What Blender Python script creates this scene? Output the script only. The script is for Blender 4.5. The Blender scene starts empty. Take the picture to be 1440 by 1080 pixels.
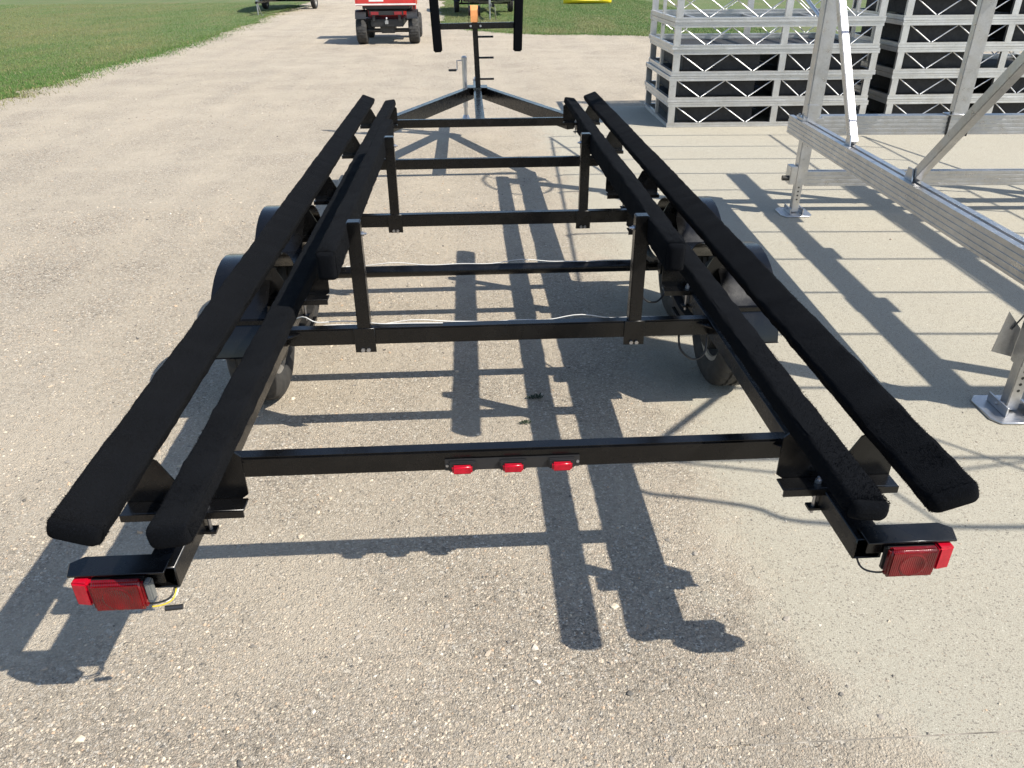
import bpy, bmesh, math, random
import numpy as np
from mathutils import Vector, Matrix, Quaternion

random.seed(7)
rng = np.random.default_rng(7)
scene = bpy.context.scene
COL = scene.collection

# ------------------------------------------------------------------ camera
FPX = 1082.0
PITCH, YAW, ROLL = math.radians(29.04), math.radians(2.90), math.radians(-0.38)
CAM = Vector((-0.1058, -1.5824, 2.002))
_F = Vector((math.sin(YAW) * math.cos(PITCH), math.cos(YAW) * math.cos(PITCH), -math.sin(PITCH)))
_R = Vector((math.cos(YAW), -math.sin(YAW), 0))
_U = _R.cross(_F)
_R2 = _R * math.cos(ROLL) + _U * math.sin(ROLL)
_U2 = -_R * math.sin(ROLL) + _U * math.cos(ROLL)
cam_data = bpy.data.cameras.new('camera')
cam = bpy.data.objects.new('camera', cam_data)
COL.objects.link(cam)
cam.matrix_world = Matrix(((_R2.x, _U2.x, -_F.x, CAM.x), (_R2.y, _U2.y, -_F.y, CAM.y),
                           (_R2.z, _U2.z, -_F.z, CAM.z), (0, 0, 0, 1)))
cam_data.sensor_width = 36.0
cam_data.sensor_fit = 'HORIZONTAL'
cam_data.lens = 36.0 * FPX / 1440.0
cam_data.clip_start = 0.05
cam_data.clip_end = 3000
scene.camera = cam

# ------------------------------------------------------------------ sky, sun, exposure
SUN_DIR = Vector((-0.80, 0.42, -1.0)).normalized()      # direction the light travels
SUN_ELEV = math.asin(-SUN_DIR.z)
SUN_ROT = math.atan2(-SUN_DIR.x, -SUN_DIR.y)
world = bpy.data.worlds.new('World')
scene.world = world
world.use_nodes = True
wn = world.node_tree.nodes
wl = world.node_tree.links
for n in list(wn):
    wn.remove(n)
wo = wn.new('ShaderNodeOutputWorld')
bg = wn.new('ShaderNodeBackground')
sky = wn.new('ShaderNodeTexSky')
sky.sky_type = 'NISHITA'
sky.sun_disc = False
sky.sun_elevation = SUN_ELEV
sky.sun_rotation = SUN_ROT
sky.air_density = 1.0
sky.dust_density = 0.7
sky.ozone_density = 1.0
bg.inputs['Strength'].default_value = 0.125
wl.new(sky.outputs[0], bg.inputs['Color'])
wl.new(bg.outputs[0], wo.inputs['Surface'])

sun_data = bpy.data.lights.new('sun', 'SUN')
sun_data.energy = 4.8
sun_data.angle = math.radians(0.53)
sun_data.color = (1.0, 0.945, 0.85)
sun = bpy.data.objects.new('sun', sun_data)
COL.objects.link(sun)
sun.rotation_euler = SUN_DIR.to_track_quat('-Z', 'Y').to_euler()
sun.location = (6, -4, 9)

vs = scene.view_settings
vs.view_transform = 'Standard'
vs.look = 'None'
vs.exposure = 0.72
vs.gamma = 1.0
vs.use_curve_mapping = False


# ------------------------------------------------------------------ node helpers
class NT:
    def __init__(self, mat):
        mat.use_nodes = True
        self.t = mat.node_tree
        for n in list(self.t.nodes):
            self.t.nodes.remove(n)
        self.out = self.n('ShaderNodeOutputMaterial')

    def n(self, kind, **kw):
        nd = self.t.nodes.new(kind)
        for k, v in kw.items():
            setattr(nd, k, v)
        return nd

    def l(self, a, b):
        self.t.links.new(a, b)

    def noise(self, vec, scale, detail=4, rough=0.55):
        nd = self.n('ShaderNodeTexNoise')
        nd.inputs['Scale'].default_value = scale
        nd.inputs['Detail'].default_value = detail
        nd.inputs['Roughness'].default_value = rough
        if vec:
            self.l(vec, nd.inputs['Vector'])
        return nd.outputs['Fac']

    def voro(self, vec, scale, feature='F1'):
        nd = self.n('ShaderNodeTexVoronoi', feature=feature)
        nd.inputs['Scale'].default_value = scale
        if vec:
            self.l(vec, nd.inputs['Vector'])
        return nd

    def ramp(self, fac, stops):
        nd = self.n('ShaderNodeValToRGB')
        cr = nd.color_ramp
        while len(cr.elements) > 1:
            cr.elements.remove(cr.elements[-1])
        for i, (p, c) in enumerate(stops):
            e = cr.elements[0] if i == 0 else cr.elements.new(p)
            e.position = p
            e.color = (c[0], c[1], c[2], 1) if hasattr(c, '__len__') else (c, c, c, 1)
        self.l(fac, nd.inputs['Fac'])
        return nd.outputs['Color']

    def mix(self, fac, a, b, mode='MIX'):
        nd = self.n('ShaderNodeMix', data_type='RGBA', blend_type=mode)
        for sock, v in ((nd.inputs[0], fac), (nd.inputs[6], a), (nd.inputs[7], b)):
            if hasattr(v, 'is_linked'):
                self.l(v, sock)
            elif hasattr(v, '__len__'):
                sock.default_value = (v[0], v[1], v[2], 1)
            else:
                sock.default_value = v
        return nd.outputs[2]

    def math(self, op, a, b=None, clamp=False):
        nd = self.n('ShaderNodeMath', operation=op, use_clamp=clamp)
        for i, v in enumerate((a, b)):
            if v is None:
                continue
            if hasattr(v, 'is_linked'):
                self.l(v, nd.inputs[i])
            else:
                nd.inputs[i].default_value = v
        return nd.outputs[0]

    def bump(self, h, strength, dist, normal=None):
        nd = self.n('ShaderNodeBump')
        nd.inputs['Strength'].default_value = strength
        nd.inputs['Distance'].default_value = dist
        self.l(h, nd.inputs['Height'])
        if normal:
            self.l(normal, nd.inputs['Normal'])
        return nd.outputs['Normal']

    def bsdf(self, **kw):
        nd = self.n('ShaderNodeBsdfPrincipled')
        for k, v in kw.items():
            s = nd.inputs[k.replace('_', ' ')]
            if hasattr(v, 'is_linked'):
                self.l(v, s)
            elif hasattr(v, '__len__') and len(v) == 3:
                s.default_value = (v[0], v[1], v[2], 1) if s.type == 'RGBA' else v
            else:
                s.default_value = v
        self.l(nd.outputs[0], self.out.inputs['Surface'])
        return nd


def new_mat(name):
    m = bpy.data.materials.new(name)
    return m, NT(m)


def obj_coord(T):
    return T.n('ShaderNodeTexCoord').outputs['Object']


def pos_coord(T):
    return T.n('ShaderNodeNewGeometry').outputs['Position']


# ------------------------------------------------------------------ materials
M = {}


def simple(name, col, rough=0.5, metal=0.0, coat=0.0, var=0.15, vscale=6.0, bump=0.0, bscale=60.0, spec=0.5, rvar=0.1):
    m, T = new_mat(name)
    p = pos_coord(T)
    nz = T.noise(p, vscale, 5)
    lo = [c * (1 - var) for c in col]
    hi = [min(1, c * (1 + var)) for c in col]
    c = T.ramp(nz, [(0.3, lo), (0.7, hi)])
    rf = T.ramp(T.noise(p, vscale * 3, 4), [(0.3, max(0.02, rough - rvar)), (0.7, min(1, rough + rvar))])
    kw = dict(Base_Color=c, Roughness=rf, Metallic=metal, Coat_Weight=coat)
    b = T.bsdf(**kw)
    b.inputs['Specular IOR Level'].default_value = spec
    b.inputs['Coat Roughness'].default_value = 0.12
    if bump > 0:
        T.l(T.bump(T.noise(p, bscale, 3), bump, 0.002), b.inputs['Normal'])
    M[name] = m
    return m


# black powder coat: glossy enough to pick up the sky, with dust
m, T = new_mat('black_paint')
p = pos_coord(T)
dust = T.ramp(T.noise(p, 9, 6, 0.65), [(0.5, 0.0), (0.85, 0.10)])
c = T.mix(dust, (0.0028, 0.0028, 0.003), (0.05, 0.043, 0.035))
rf = T.ramp(T.noise(p, 14, 4), [(0.3, 0.17), (0.7, 0.32)])
b = T.bsdf(Base_Color=c, Roughness=rf)
b.inputs['Specular IOR Level'].default_value = 0.42
T.l(T.bump(T.noise(p, 220, 2), 0.08, 0.001), b.inputs['Normal'])
M['black_paint'] = m

# black marine carpet on the bunks
m, T = new_mat('bunk_carpet')
p = pos_coord(T)
nz = T.noise(p, 260, 3, 0.7)
big = T.noise(p, 7, 4)
fib = T.ramp(nz, [(0.3, (0.0008, 0.0009, 0.0011)), (0.55, (0.0026, 0.0028, 0.0033)), (0.8, (0.012, 0.0125, 0.0135))])
c = T.mix(T.ramp(big, [(0.35, 0.0), (0.75, 0.5)]), fib, (0.0052, 0.0054, 0.0058))
c = T.mix(1.0, c, (0.72, 0.84, 1.08), 'MULTIPLY')
b = T.bsdf(Base_Color=c, Roughness=1.0)
b.inputs['Specular IOR Level'].default_value = 0.05
b.inputs['Sheen Weight'].default_value = 0.012
b.inputs['Sheen Roughness'].default_value = 0.6
T.l(T.bump(T.noise(p, 330, 2, 0.8), 0.9, 0.006), b.inputs['Normal'])
M['bunk_carpet'] = m

# tyre rubber
m, T = new_mat('tyre_rubber')
p = pos_coord(T)
c = T.ramp(T.noise(p, 18, 5), [(0.3, (0.012, 0.012, 0.012)), (0.75, (0.042, 0.039, 0.035))])
b = T.bsdf(Base_Color=c, Roughness=0.78)
T.l(T.bump(T.noise(p, 160, 3), 0.25, 0.002), b.inputs['Normal'])
M['tyre_rubber'] = m


def alu(name, base, rough, metal=1.0):
    m, T = new_mat(name)
    co = pos_coord(T)
    fine = T.noise(co, 70, 5, 0.7)
    blotch = T.noise(co, 4.5, 6, 0.65)
    spot = T.noise(co, 28, 4, 0.7)
    c = T.mix(T.ramp(blotch, [(0.35, 0.0), (0.72, 0.6)]), base, [x * 0.62 for x in base])
    c = T.mix(T.ramp(fine, [(0.4, 0.0), (0.75, 0.5)]), c, [min(1, x * 1.18) for x in base])
    c = T.mix(T.ramp(spot, [(0.60, 0.0), (0.74, 0.5)]), c, [x * 0.45 for x in base])
    rf = T.ramp(T.noise(co, 16, 5, 0.65), [(0.3, rough - 0.10), (0.7, rough + 0.14)])
    b = T.bsdf(Base_Color=c, Roughness=rf, Metallic=metal)
    T.l(T.bump(fine, 0.25, 0.002), b.inputs['Normal'])
    M[name] = m
    return m


alu('aluminium', (0.50, 0.50, 0.505), 0.34, 0.95)
alu('dock_aluminium', (0.58, 0.58, 0.575), 0.38, 0.88)
alu('zinc', (0.50, 0.50, 0.51), 0.36, 0.95)
simple('dark_metal', (0.05, 0.048, 0.045), 0.5, 0.6, var=0.35, vscale=25)
simple('rim_metal', (0.30, 0.285, 0.26), 0.42, 0.6, var=0.2, vscale=20)
simple('frosted_plastic', (0.15, 0.155, 0.15), 0.3, var=0.15)
simple('wire_white', (0.62, 0.61, 0.58), 0.45, var=0.1)
simple('wire_black', (0.012, 0.012, 0.012), 0.5, var=0.1)
simple('wire_yellow', (0.55, 0.42, 0.03), 0.45, var=0.1)
simple('amber_strap', (0.72, 0.30, 0.10), 0.6, var=0.12, vscale=40)
simple('black_plastic', (0.016, 0.016, 0.017), 0.45, var=0.2)
simple('grey_wood', (0.16, 0.09, 0.065), 0.85, var=0.35, vscale=20, bump=0.3)
simple('dock_deck', (0.016, 0.016, 0.017), 0.7, var=0.25, vscale=9)  # black of the floats; on decks, shade inside the stacks put into the colour
simple('red_paint', (0.46, 0.022, 0.018), 0.38, coat=0.5, var=0.12, vscale=4)
simple('white_trim', (0.70, 0.66, 0.63), 0.4, var=0.1)
simple('seat_vinyl', (0.02, 0.02, 0.021), 0.55, var=0.2)
simple('yellow_plastic', (0.72, 0.58, 0.02), 0.4, var=0.1)
simple('weed_leaf', (0.022, 0.034, 0.014), 0.7, var=0.35, vscale=60)
simple('dull_lens', (0.22, 0.015, 0.02), 0.35, var=0.1)

# red tail lamp plastic with fine moulded ribs
m, T = new_mat('red_lens')
co = obj_coord(T)
wv = T.n('ShaderNodeTexWave', wave_type='BANDS', bands_direction='X')
wv.inputs['Scale'].default_value = 55
wv.inputs['Distortion'].default_value = 0.4
T.l(co, wv.inputs['Vector'])
c = T.ramp(T.noise(co, 16, 3), [(0.3, (0.065, 0.0006, 0.002)), (0.7, (0.17, 0.0015, 0.005))])
b = T.bsdf(Base_Color=c, Roughness=0.22, Coat_Weight=0.25)
b.inputs['Specular IOR Level'].default_value = 0.35
b.inputs['Subsurface Weight'].default_value = 0.0
b.inputs['Subsurface Radius'].default_value = (0.02, 0.002, 0.002)
T.l(T.bump(wv.outputs['Fac'], 0.35, 0.002), b.inputs['Normal'])
M['red_lens'] = m
m, T = new_mat('bright_red_lens')
co = obj_coord(T)
c = T.ramp(T.noise(co, 30, 3), [(0.3, (0.30, 0.002, 0.012)), (0.7, (0.46, 0.006, 0.022))])
b = T.bsdf(Base_Color=c, Roughness=0.25, Coat_Weight=0.2)
b.inputs['Specular IOR Level'].default_value = 0.35
b.inputs['Subsurface Weight'].default_value = 0.0
b.inputs['Subsurface Radius'].default_value = (0.015, 0.002, 0.002)
M['bright_red_lens'] = m


# ---- ground materials
def gravel_colour(T, p):
    """packed limestone gravel: stone cells in two sizes, fine grit, patches of fines"""
    warp = T.n('ShaderNodeVectorMath', operation='ADD')
    nn = T.n('ShaderNodeTexNoise')
    nn.inputs['Scale'].default_value = 90
    T.l(p, nn.inputs['Vector'])
    sc = T.n('ShaderNodeVectorMath', operation='SCALE')
    sc.inputs['Scale'].default_value = 0.010
    T.l(nn.outputs['Color'], sc.inputs[0])
    T.l(p, warp.inputs[0])
    T.l(sc.outputs[0], warp.inputs[1])
    pv = warp.outputs[0]
    v1 = T.voro(pv, 78)
    v2 = T.voro(pv, 150)
    sep1 = T.n('ShaderNodeSeparateColor')
    T.l(v1.outputs['Color'], sep1.inputs[0])
    sep2 = T.n('ShaderNodeSeparateColor')
    T.l(v2.outputs['Color'], sep2.inputs[0])
    stones = [(0.0, (0.085, 0.074, 0.064)), (0.14, (0.165, 0.142, 0.118)), (0.30, (0.315, 0.268, 0.215)),
              (0.50, (0.43, 0.365, 0.292)), (0.64, (0.315, 0.288, 0.255)), (0.78, (0.53, 0.462, 0.378)),
              (0.87, (0.44, 0.320, 0.235)), (0.93, (0.70, 0.645, 0.56)), (1.0, (0.82, 0.77, 0.70))]
    c1 = T.ramp(sep1.outputs[0], stones)
    c2 = T.ramp(sep2.outputs[0], stones)
    big = T.noise(p, 3.2, 5, 0.6)
    sel = T.math('GREATER_THAN', sep1.outputs[1], T.ramp(big, [(0.32, 0.95), (0.68, 0.52)]))
    c = T.mix(sel, c2, c1)
    crack = T.ramp(v2.outputs['Distance'], [(0.0, 1.12), (0.40, 1.05), (0.80, 0.62)])
    c = T.mix(1.0, c, crack, 'MULTIPLY')
    fines = (0.445, 0.388, 0.318)
    fz = T.ramp(T.noise(p, 1.1, 6, 0.62), [(0.40, 0.02), (0.62, 0.72)])
    c = T.mix(fz, c, fines)
    c = T.mix(T.ramp(T.noise(p, 520, 2), [(0.30, 0.40), (0.5, 0.0)]), c, (0.17, 0.148, 0.125))
    c = T.mix(T.ramp(T.noise(p, 0.35, 5, 0.6), [(0.3, 0.10), (0.75, 0.5)]), c, (0.52, 0.46, 0.385))
    # stains, damp grit and worn wheel tracks
    stain = T.ramp(T.noise(p, 1.9, 7, 0.7), [(0.60, 0.0), (0.74, 0.34)])
    c = T.mix(stain, c, (0.215, 0.185, 0.150))
    spots = T.ramp(T.noise(p, 9.0, 3, 0.5), [(0.70, 0.0), (0.76, 0.38)])
    c = T.mix(spots, c, (0.13, 0.118, 0.10))
    mp = T.n('ShaderNodeMapping')
    mp.inputs['Scale'].default_value = (1.6, 0.10, 1)
    mp.inputs['Rotation'].default_value = (0, 0, 0.12)
    T.l(p, mp.inputs['Vector'])
    track = T.ramp(T.noise(mp.outputs[0], 1.0, 4, 0.55), [(0.42, 0.0), (0.70, 0.42)])
    c = T.mix(track, c, (0.50, 0.432, 0.345))
    # bed of coarser, greyer stone around the pad's near corner
    sp = T.n('ShaderNodeSeparateXYZ')
    T.l(p, sp.inputs[0])
    cy = T.math('ADD', sp.outputs[1], T.math('MULTIPLY', T.math('SUBTRACT', T.noise(p, 1.3, 5, 0.6), 0.5), 2.6))
    coarse = T.ramp(T.math('ADD', T.math('MULTIPLY', cy, 0.5), 0.5), [(0.30, 1.0), (0.85, 0.0)])
    c1g = T.mix(1.0, T.mix(0.5, c1, c2), T.ramp(v1.outputs['Distance'], [(0.2, 1.0), (0.75, 0.5)]), 'MULTIPLY')
    c = T.mix(T.math('MULTIPLY', coarse, 0.45), c, T.mix(1.0, c1g, (0.94, 0.95, 0.98), 'MULTIPLY'))
    pepper = T.ramp(T.noise(p, 310, 2, 0.5), [(0.30, 0.75), (0.40, 0.0)])
    rough_part = T.math('SUBTRACT', 1.0, T.math('MULTIPLY', fz, 1.45), clamp=True)
    c = T.mix(T.math('MULTIPLY', pepper, rough_part), c, (0.10, 0.088, 0.075))
    salt = T.ramp(T.noise(p, 270, 2, 0.5), [(0.62, 0.0), (0.70, 0.6)])
    c = T.mix(T.math('MULTIPLY', salt, rough_part), c, (0.60, 0.55, 0.48))
    c = T.mix(1.0, c, (0.985, 0.972, 0.918), 'MULTIPLY')
    h = T.math('ADD', T.math('MULTIPLY', v1.outputs['Distance'], T.math('MULTIPLY', sel, -1.0)),
               T.math('MULTIPLY', v2.outputs['Distance'], -0.6))
    h = T.math('ADD', h, T.math('MULTIPLY', T.noise(p, 500, 2), 0.5))
    return c, h, fz


def concrete_colour(T, p):
    base = T.ramp(T.noise(p, 1.6, 6, 0.6), [(0.3, (0.345, 0.318, 0.268)), (0.7, (0.415, 0.385, 0.328))])
    sand = T.ramp(T.noise(p, 420, 3, 0.7), [(0.30, (0.20, 0.178, 0.148)), (0.5, (0.385, 0.352, 0.295)), (0.72, (0.56, 0.52, 0.445))])
    c = T.mix(0.75, base, sand)
    v = T.voro(p, 125)
    s = T.n('ShaderNodeSeparateColor')
    T.l(v.outputs['Color'], s.inputs[0])
    ag = T.math('MULTIPLY', T.math('GREATER_THAN', s.outputs[0], 0.70), T.math('LESS_THAN', v.outputs['Distance'], 0.42))
    agc = T.ramp(s.outputs[1], [(0.0, (0.15, 0.13, 0.115)), (0.5, (0.26, 0.225, 0.19)), (0.75, (0.40, 0.33, 0.26)), (1.0, (0.60, 0.56, 0.49))])
    c = T.mix(T.math('MULTIPLY', ag, 0.85), c, agc)
    st = T.ramp(T.noise(p, 0.7, 7, 0.65), [(0.42, 0.0), (0.75, 0.28)])
    c = T.mix(st, c, (0.36, 0.355, 0.325))
    c = T.mix(T.ramp(T.noise(p, 5.5, 6, 0.7), [(0.58, 0.0), (0.78, 0.30)]), c, (0.25, 0.232, 0.195))
    pepper = T.ramp(T.noise(p, 230, 3, 0.6), [(0.34, 0.85), (0.42, 0.0)])
    c = T.mix(pepper, c, (0.105, 0.092, 0.078))
    salt = T.ramp(T.noise(p, 330, 2, 0.5), [(0.60, 0.0), (0.70, 0.55)])
    c = T.mix(salt, c, (0.66, 0.62, 0.55))
    c = T.mix(1.0, c, (0.92, 0.925, 0.872), 'MULTIPLY')
    h = T.math('MULTIPLY', T.math('ADD', T.noise(p, 420, 3, 0.7), T.math('MULTIPLY', ag, 0.5)), 0.28)
    return c, h


m, T = new_mat('gravel')
p = pos_coord(T)
c, h, fz = gravel_colour(T, p)
b = T.bsdf(Base_Color=c, Roughness=0.93)
b.inputs['Specular IOR Level'].default_value = 0.25
n1 = T.bump(T.noise(p, 22, 4), 0.35, 0.02)
T.l(T.bump(h, 1.0, 0.009, n1), b.inputs['Normal'])
M['gravel'] = m

m, T = new_mat('concrete')
p = pos_coord(T)
cc, hc = concrete_colour(T, p)
cg, hg, _ = gravel_colour(T, p)
sx = T.n('ShaderNodeSeparateXYZ')
T.l(p, sx.inputs[0])
edge = T.math('ADD', sx.outputs[0], T.math('MULTIPLY', T.math('SUBTRACT', T.noise(p, 3.4, 8, 0.75), 0.5), 1.15))
edge = T.math('SUBTRACT', edge, T.math('MULTIPLY', T.math('MULTIPLY', T.math('SUBTRACT', 0.3, sx.outputs[1]), 0.55, ), 1.0, clamp=True))
fac = T.ramp(edge, [(0.70, 0.0), (0.86, 0.5), (1.0, 0.94)])
c = T.mix(fac, cg, cc)
hm = T.n('ShaderNodeMix', data_type='FLOAT')
T.l(fac, hm.inputs[0]); T.l(hg, hm.inputs[2]); T.l(hc, hm.inputs[3])
b = T.bsdf(Base_Color=c, Roughness=0.9)
b.inputs['Specular IOR Level'].default_value = 0.3
T.l(T.bump(hm.outputs[0], 1.0, 0.009), b.inputs['Normal'])
M['concrete'] = m

m, T = new_mat('lawn_soil')
p = pos_coord(T)
c1 = T.ramp(T.noise(p, 0.55, 6, 0.6), [(0.28, (0.065, 0.115, 0.027)), (0.55, (0.095, 0.140, 0.038)), (0.78, (0.19, 0.165, 0.075))])
c2 = T.ramp(T.noise(p, 45, 4, 0.7), [(0.3, (0.045, 0.072, 0.020)), (0.7, (0.16, 0.175, 0.068))])
mp = T.n('ShaderNodeMapping')
mp.inputs['Scale'].default_value = (0.9, 0.16, 1)
mp.inputs['Rotation'].default_value = (0, 0, -0.5)
T.l(p, mp.inputs['Vector'])
c = T.mix(0.45, c1, c2)
c = T.mix(T.ramp(T.noise(mp.outputs[0], 1.2, 5, 0.6), [(0.48, 0.0), (0.68, 0.6)]), c, (0.16, 0.135, 0.062))
b = T.bsdf(Base_Color=c, Roughness=0.95)
T.l(T.bump(T.noise(p, 60, 4, 0.7), 0.8, 0.03), b.inputs['Normal'])
M['lawn_soil'] = m


def attr_mat(name, rough, trans=0.0, spec=0.3):
    m, T = new_mat(name)
    a = T.n('ShaderNodeAttribute', attribute_name='Col')
    b = T.bsdf(Base_Color=a.outputs['Color'], Roughness=rough)
    b.inputs['Specular IOR Level'].default_value = spec
    if trans:
        b.inputs['Subsurface Weight'].default_value = 0
    M[name] = m
    return m


attr_mat('pebble', 0.85)
attr_mat('grass_blade', 0.75)


# ------------------------------------------------------------------ mesh helpers
class MB:
    def __init__(self):
        self.v = []
        self.f = []

    def add(self, vs, fs):
        o = len(self.v)
        self.v += [tuple(x) for x in vs]
        self.f += [tuple(i + o for i in q) for q in fs]
        return self

    def box(self, x0, x1, y0, y1, z0, z1):
        return self.add([(x0, y0, z0), (x1, y0, z0), (x1, y1, z0), (x0, y1, z0), (x0, y0, z1), (x1, y0, z1), (x1, y1, z1), (x0, y1, z1)],
                        [(0, 3, 2, 1), (4, 5, 6, 7), (0, 1, 5, 4), (1, 2, 6, 5), (2, 3, 7, 6), (3, 0, 4, 7)])

    def cbox(self, c, s, rot=None):
        a = [Vector((sx * s[0] / 2, sy * s[1] / 2, sz * s[2] / 2)) for sz in (-1, 1) for sx, sy in ((-1, -1), (1, -1), (1, 1), (-1, 1))]
        if rot is not None:
            a = [rot @ q for q in a]
        a = [q + Vector(c) for q in a]
        return self.add(a, [(0, 3, 2, 1), (4, 5, 6, 7), (0, 1, 5, 4), (1, 2, 6, 5), (2, 3, 7, 6), (3, 0, 4, 7)])

    def loft(self, rings, cap=True, closed=True):
        n = len(rings[0])
        vs, fs = [], []
        for r in rings:
            vs += r
        for i in range(len(rings) - 1):
            for j in range(n if closed else n - 1):
                k = (j + 1) % n
                fs.append((i * n + j, i * n + k, (i + 1) * n + k, (i + 1) * n + j))
        if cap:
            fs.append(tuple(reversed(range(n))))
            fs.append(tuple((len(rings) - 1) * n + j for j in range(n)))
        return self.add(vs, fs)

    def beam(self, p0, p1, profile, up=(0, 0, 1)):
        """extrude a closed 2-D profile (side, up) from p0 to p1"""
        p0, p1 = Vector(p0), Vector(p1)
        d = (p1 - p0).normalized()
        s = d.cross(Vector(up)).normalized()
        u = s.cross(d)
        return self.loft([[q + s * a + u * b for a, b in profile] for q in (p0, p1)])

    def bar(self, p0, p1, w, h, up=(0, 0, 1)):
        return self.beam(p0, p1, [(-w / 2, -h / 2), (w / 2, -h / 2), (w / 2, h / 2), (-w / 2, h / 2)], up)

    def tube(self, pts, r, seg=8, cap=True):
        pts = [Vector(q) for q in pts]
        rings = []
        prev = None
        for i, q in enumerate(pts):
            d = (pts[min(i + 1, len(pts) - 1)] - pts[max(i - 1, 0)]).normalized()
            if prev is None:
                a = Vector((0, 0, 1)) if abs(d.z) < 0.9 else Vector((1, 0, 0))
                s = d.cross(a).normalized()
            else:
                s = (prev - d * prev.dot(d)).normalized()
            prev = s
            u = d.cross(s)
            rr = r[i] if hasattr(r, '__len__') else r
            rings.append([q + (s * math.cos(2 * math.pi * k / seg) + u * math.sin(2 * math.pi * k / seg)) * rr for k in range(seg)])
        return self.loft(rings, cap)

    def lathe(self, prof, centre, axis='x', seg=32, mod=None, close=False):
        """prof = [(r, a)] turned about the axis"""
        rings = []
        for k in range(seg):
            t = 2 * math.pi * k / seg
            ring = []
            for i, (r, a) in enumerate(prof):
                if mod:
                    r = mod(i, k, r)
                if axis == 'x':
                    q = (centre[0] + a, centre[1] + r * math.cos(t), centre[2] + r * math.sin(t))
                elif axis == 'y':
                    q = (centre[0] + r * math.cos(t), centre[1] + a, centre[2] + r * math.sin(t))
                else:
                    q = (centre[0] + r * math.cos(t), centre[1] + r * math.sin(t), centre[2] + a)
                ring.append(q)
            rings.append(ring)
        n = len(prof)
        vs = [q for r in rings for q in r]
        fs = []
        for k in range(seg):
            k2 = (k + 1) % seg
            for i in range(n if close else n - 1):
                j = (i + 1) % n
                fs.append((k * n + i, k2 * n + i, k2 * n + j, k * n + j))
        return self.add(vs, fs)

    def prism(self, poly, axis, a0, a1):
        """closed 2-D polygon extruded along an axis: x -> (y,z), y -> (x,z), z -> (x,y)"""
        def P(q, a):
            return {'x': (a, q[0], q[1]), 'y': (q[0], a, q[1]), 'z': (q[0], q[1], a)}[axis]
        return self.loft([[Vector(P(q, a)) for q in poly] for a in (a0, a1)])


def link(o, parent=None):
    COL.objects.link(o)
    if parent is not None:
        o.parent = parent
    return o


def obj(name, mb, mat, parent=None, bevel=0.0, seg=2, smooth=False, origin=None, loc=None):
    me = bpy.data.meshes.new(name)
    vs = mb.v
    if origin is not None:
        vs = [(x - origin[0], y - origin[1], z - origin[2]) for x, y, z in vs]
    me.from_pydata(vs, [], mb.f)
    bm = bmesh.new()
    bm.from_mesh(me)
    bmesh.ops.recalc_face_normals(bm, faces=bm.faces)
    if bevel > 0:
        es = [e for e in bm.edges if len(e.link_faces) == 2 and e.calc_face_angle(0) > 0.6]
        bmesh.ops.bevel(bm, geom=es, offset=bevel, segments=seg, affect='EDGES', clamp_overlap=True)
    bm.to_mesh(me)
    bm.free()
    if smooth or bevel > 0:
        for q in me.polygons:
            q.use_smooth = True
        me.set_sharp_from_angle(angle=math.radians(38))
    me.materials.append(M[mat] if isinstance(mat, str) else mat)
    o = bpy.data.objects.new(name, me)
    if origin is not None:
        o.location = origin
    if loc is not None:
        o.location = loc
    return link(o, parent)


def copy_obj(o, parent, loc=None, rot=None):
    c = o.copy()
    COL.objects.link(c)
    c.parent = parent
    if loc is not None:
        c.location = loc
    if rot is not None:
        c.rotation_euler = rot
    return c


def thing(name, label, cat, loc=(0, 0, 0), rz=0.0, group=None):
    o = bpy.data.objects.new(name, None)
    o.empty_display_size = 0.2
    o.location = loc
    o.rotation_euler = (0, 0, rz)
    o['label'] = label
    o['category'] = cat
    if group:
        o['group'] = group
    return link(o)


def tag(o, label, cat, group=None):
    o['label'] = label
    o['category'] = cat
    if group:
        o['group'] = group
    return o


# ================================================================== THE SETTING
def jitter_line(a, b, n, amp, seed):
    r = random.Random(seed)
    ph = [(r.uniform(0, 6.28), r.uniform(0.5, 1.0)) for _ in range(5)]
    L = math.hypot(b[0] - a[0], b[1] - a[1])
    nx, ny = -(b[1] - a[1]) / L, (b[0] - a[0]) / L
    out = []
    for i in range(n + 1):
        t = i / n
        w = 0 if i in (0, n) else amp
        d = sum(q * math.sin(p_ + t * L * (0.7 + 1.1 * k)) / (1 + 0.5 * k) for k, (p_, q) in enumerate(ph)) * 0.55 + r.uniform(-0.7, 0.7)
        out.append((a[0] + (b[0] - a[0]) * t + nx * w * d, a[1] + (b[1] - a[1]) * t + ny * w * d))
    return out


mb = MB()
mb.add([(-900, -300, 0), (900, -300, 0), (900, 1500, 0), (-900, 1500, 0)], [(0, 1, 2, 3)])
ground = obj('gravel_ground', mb, 'gravel')
ground['kind'] = 'structure'

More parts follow.
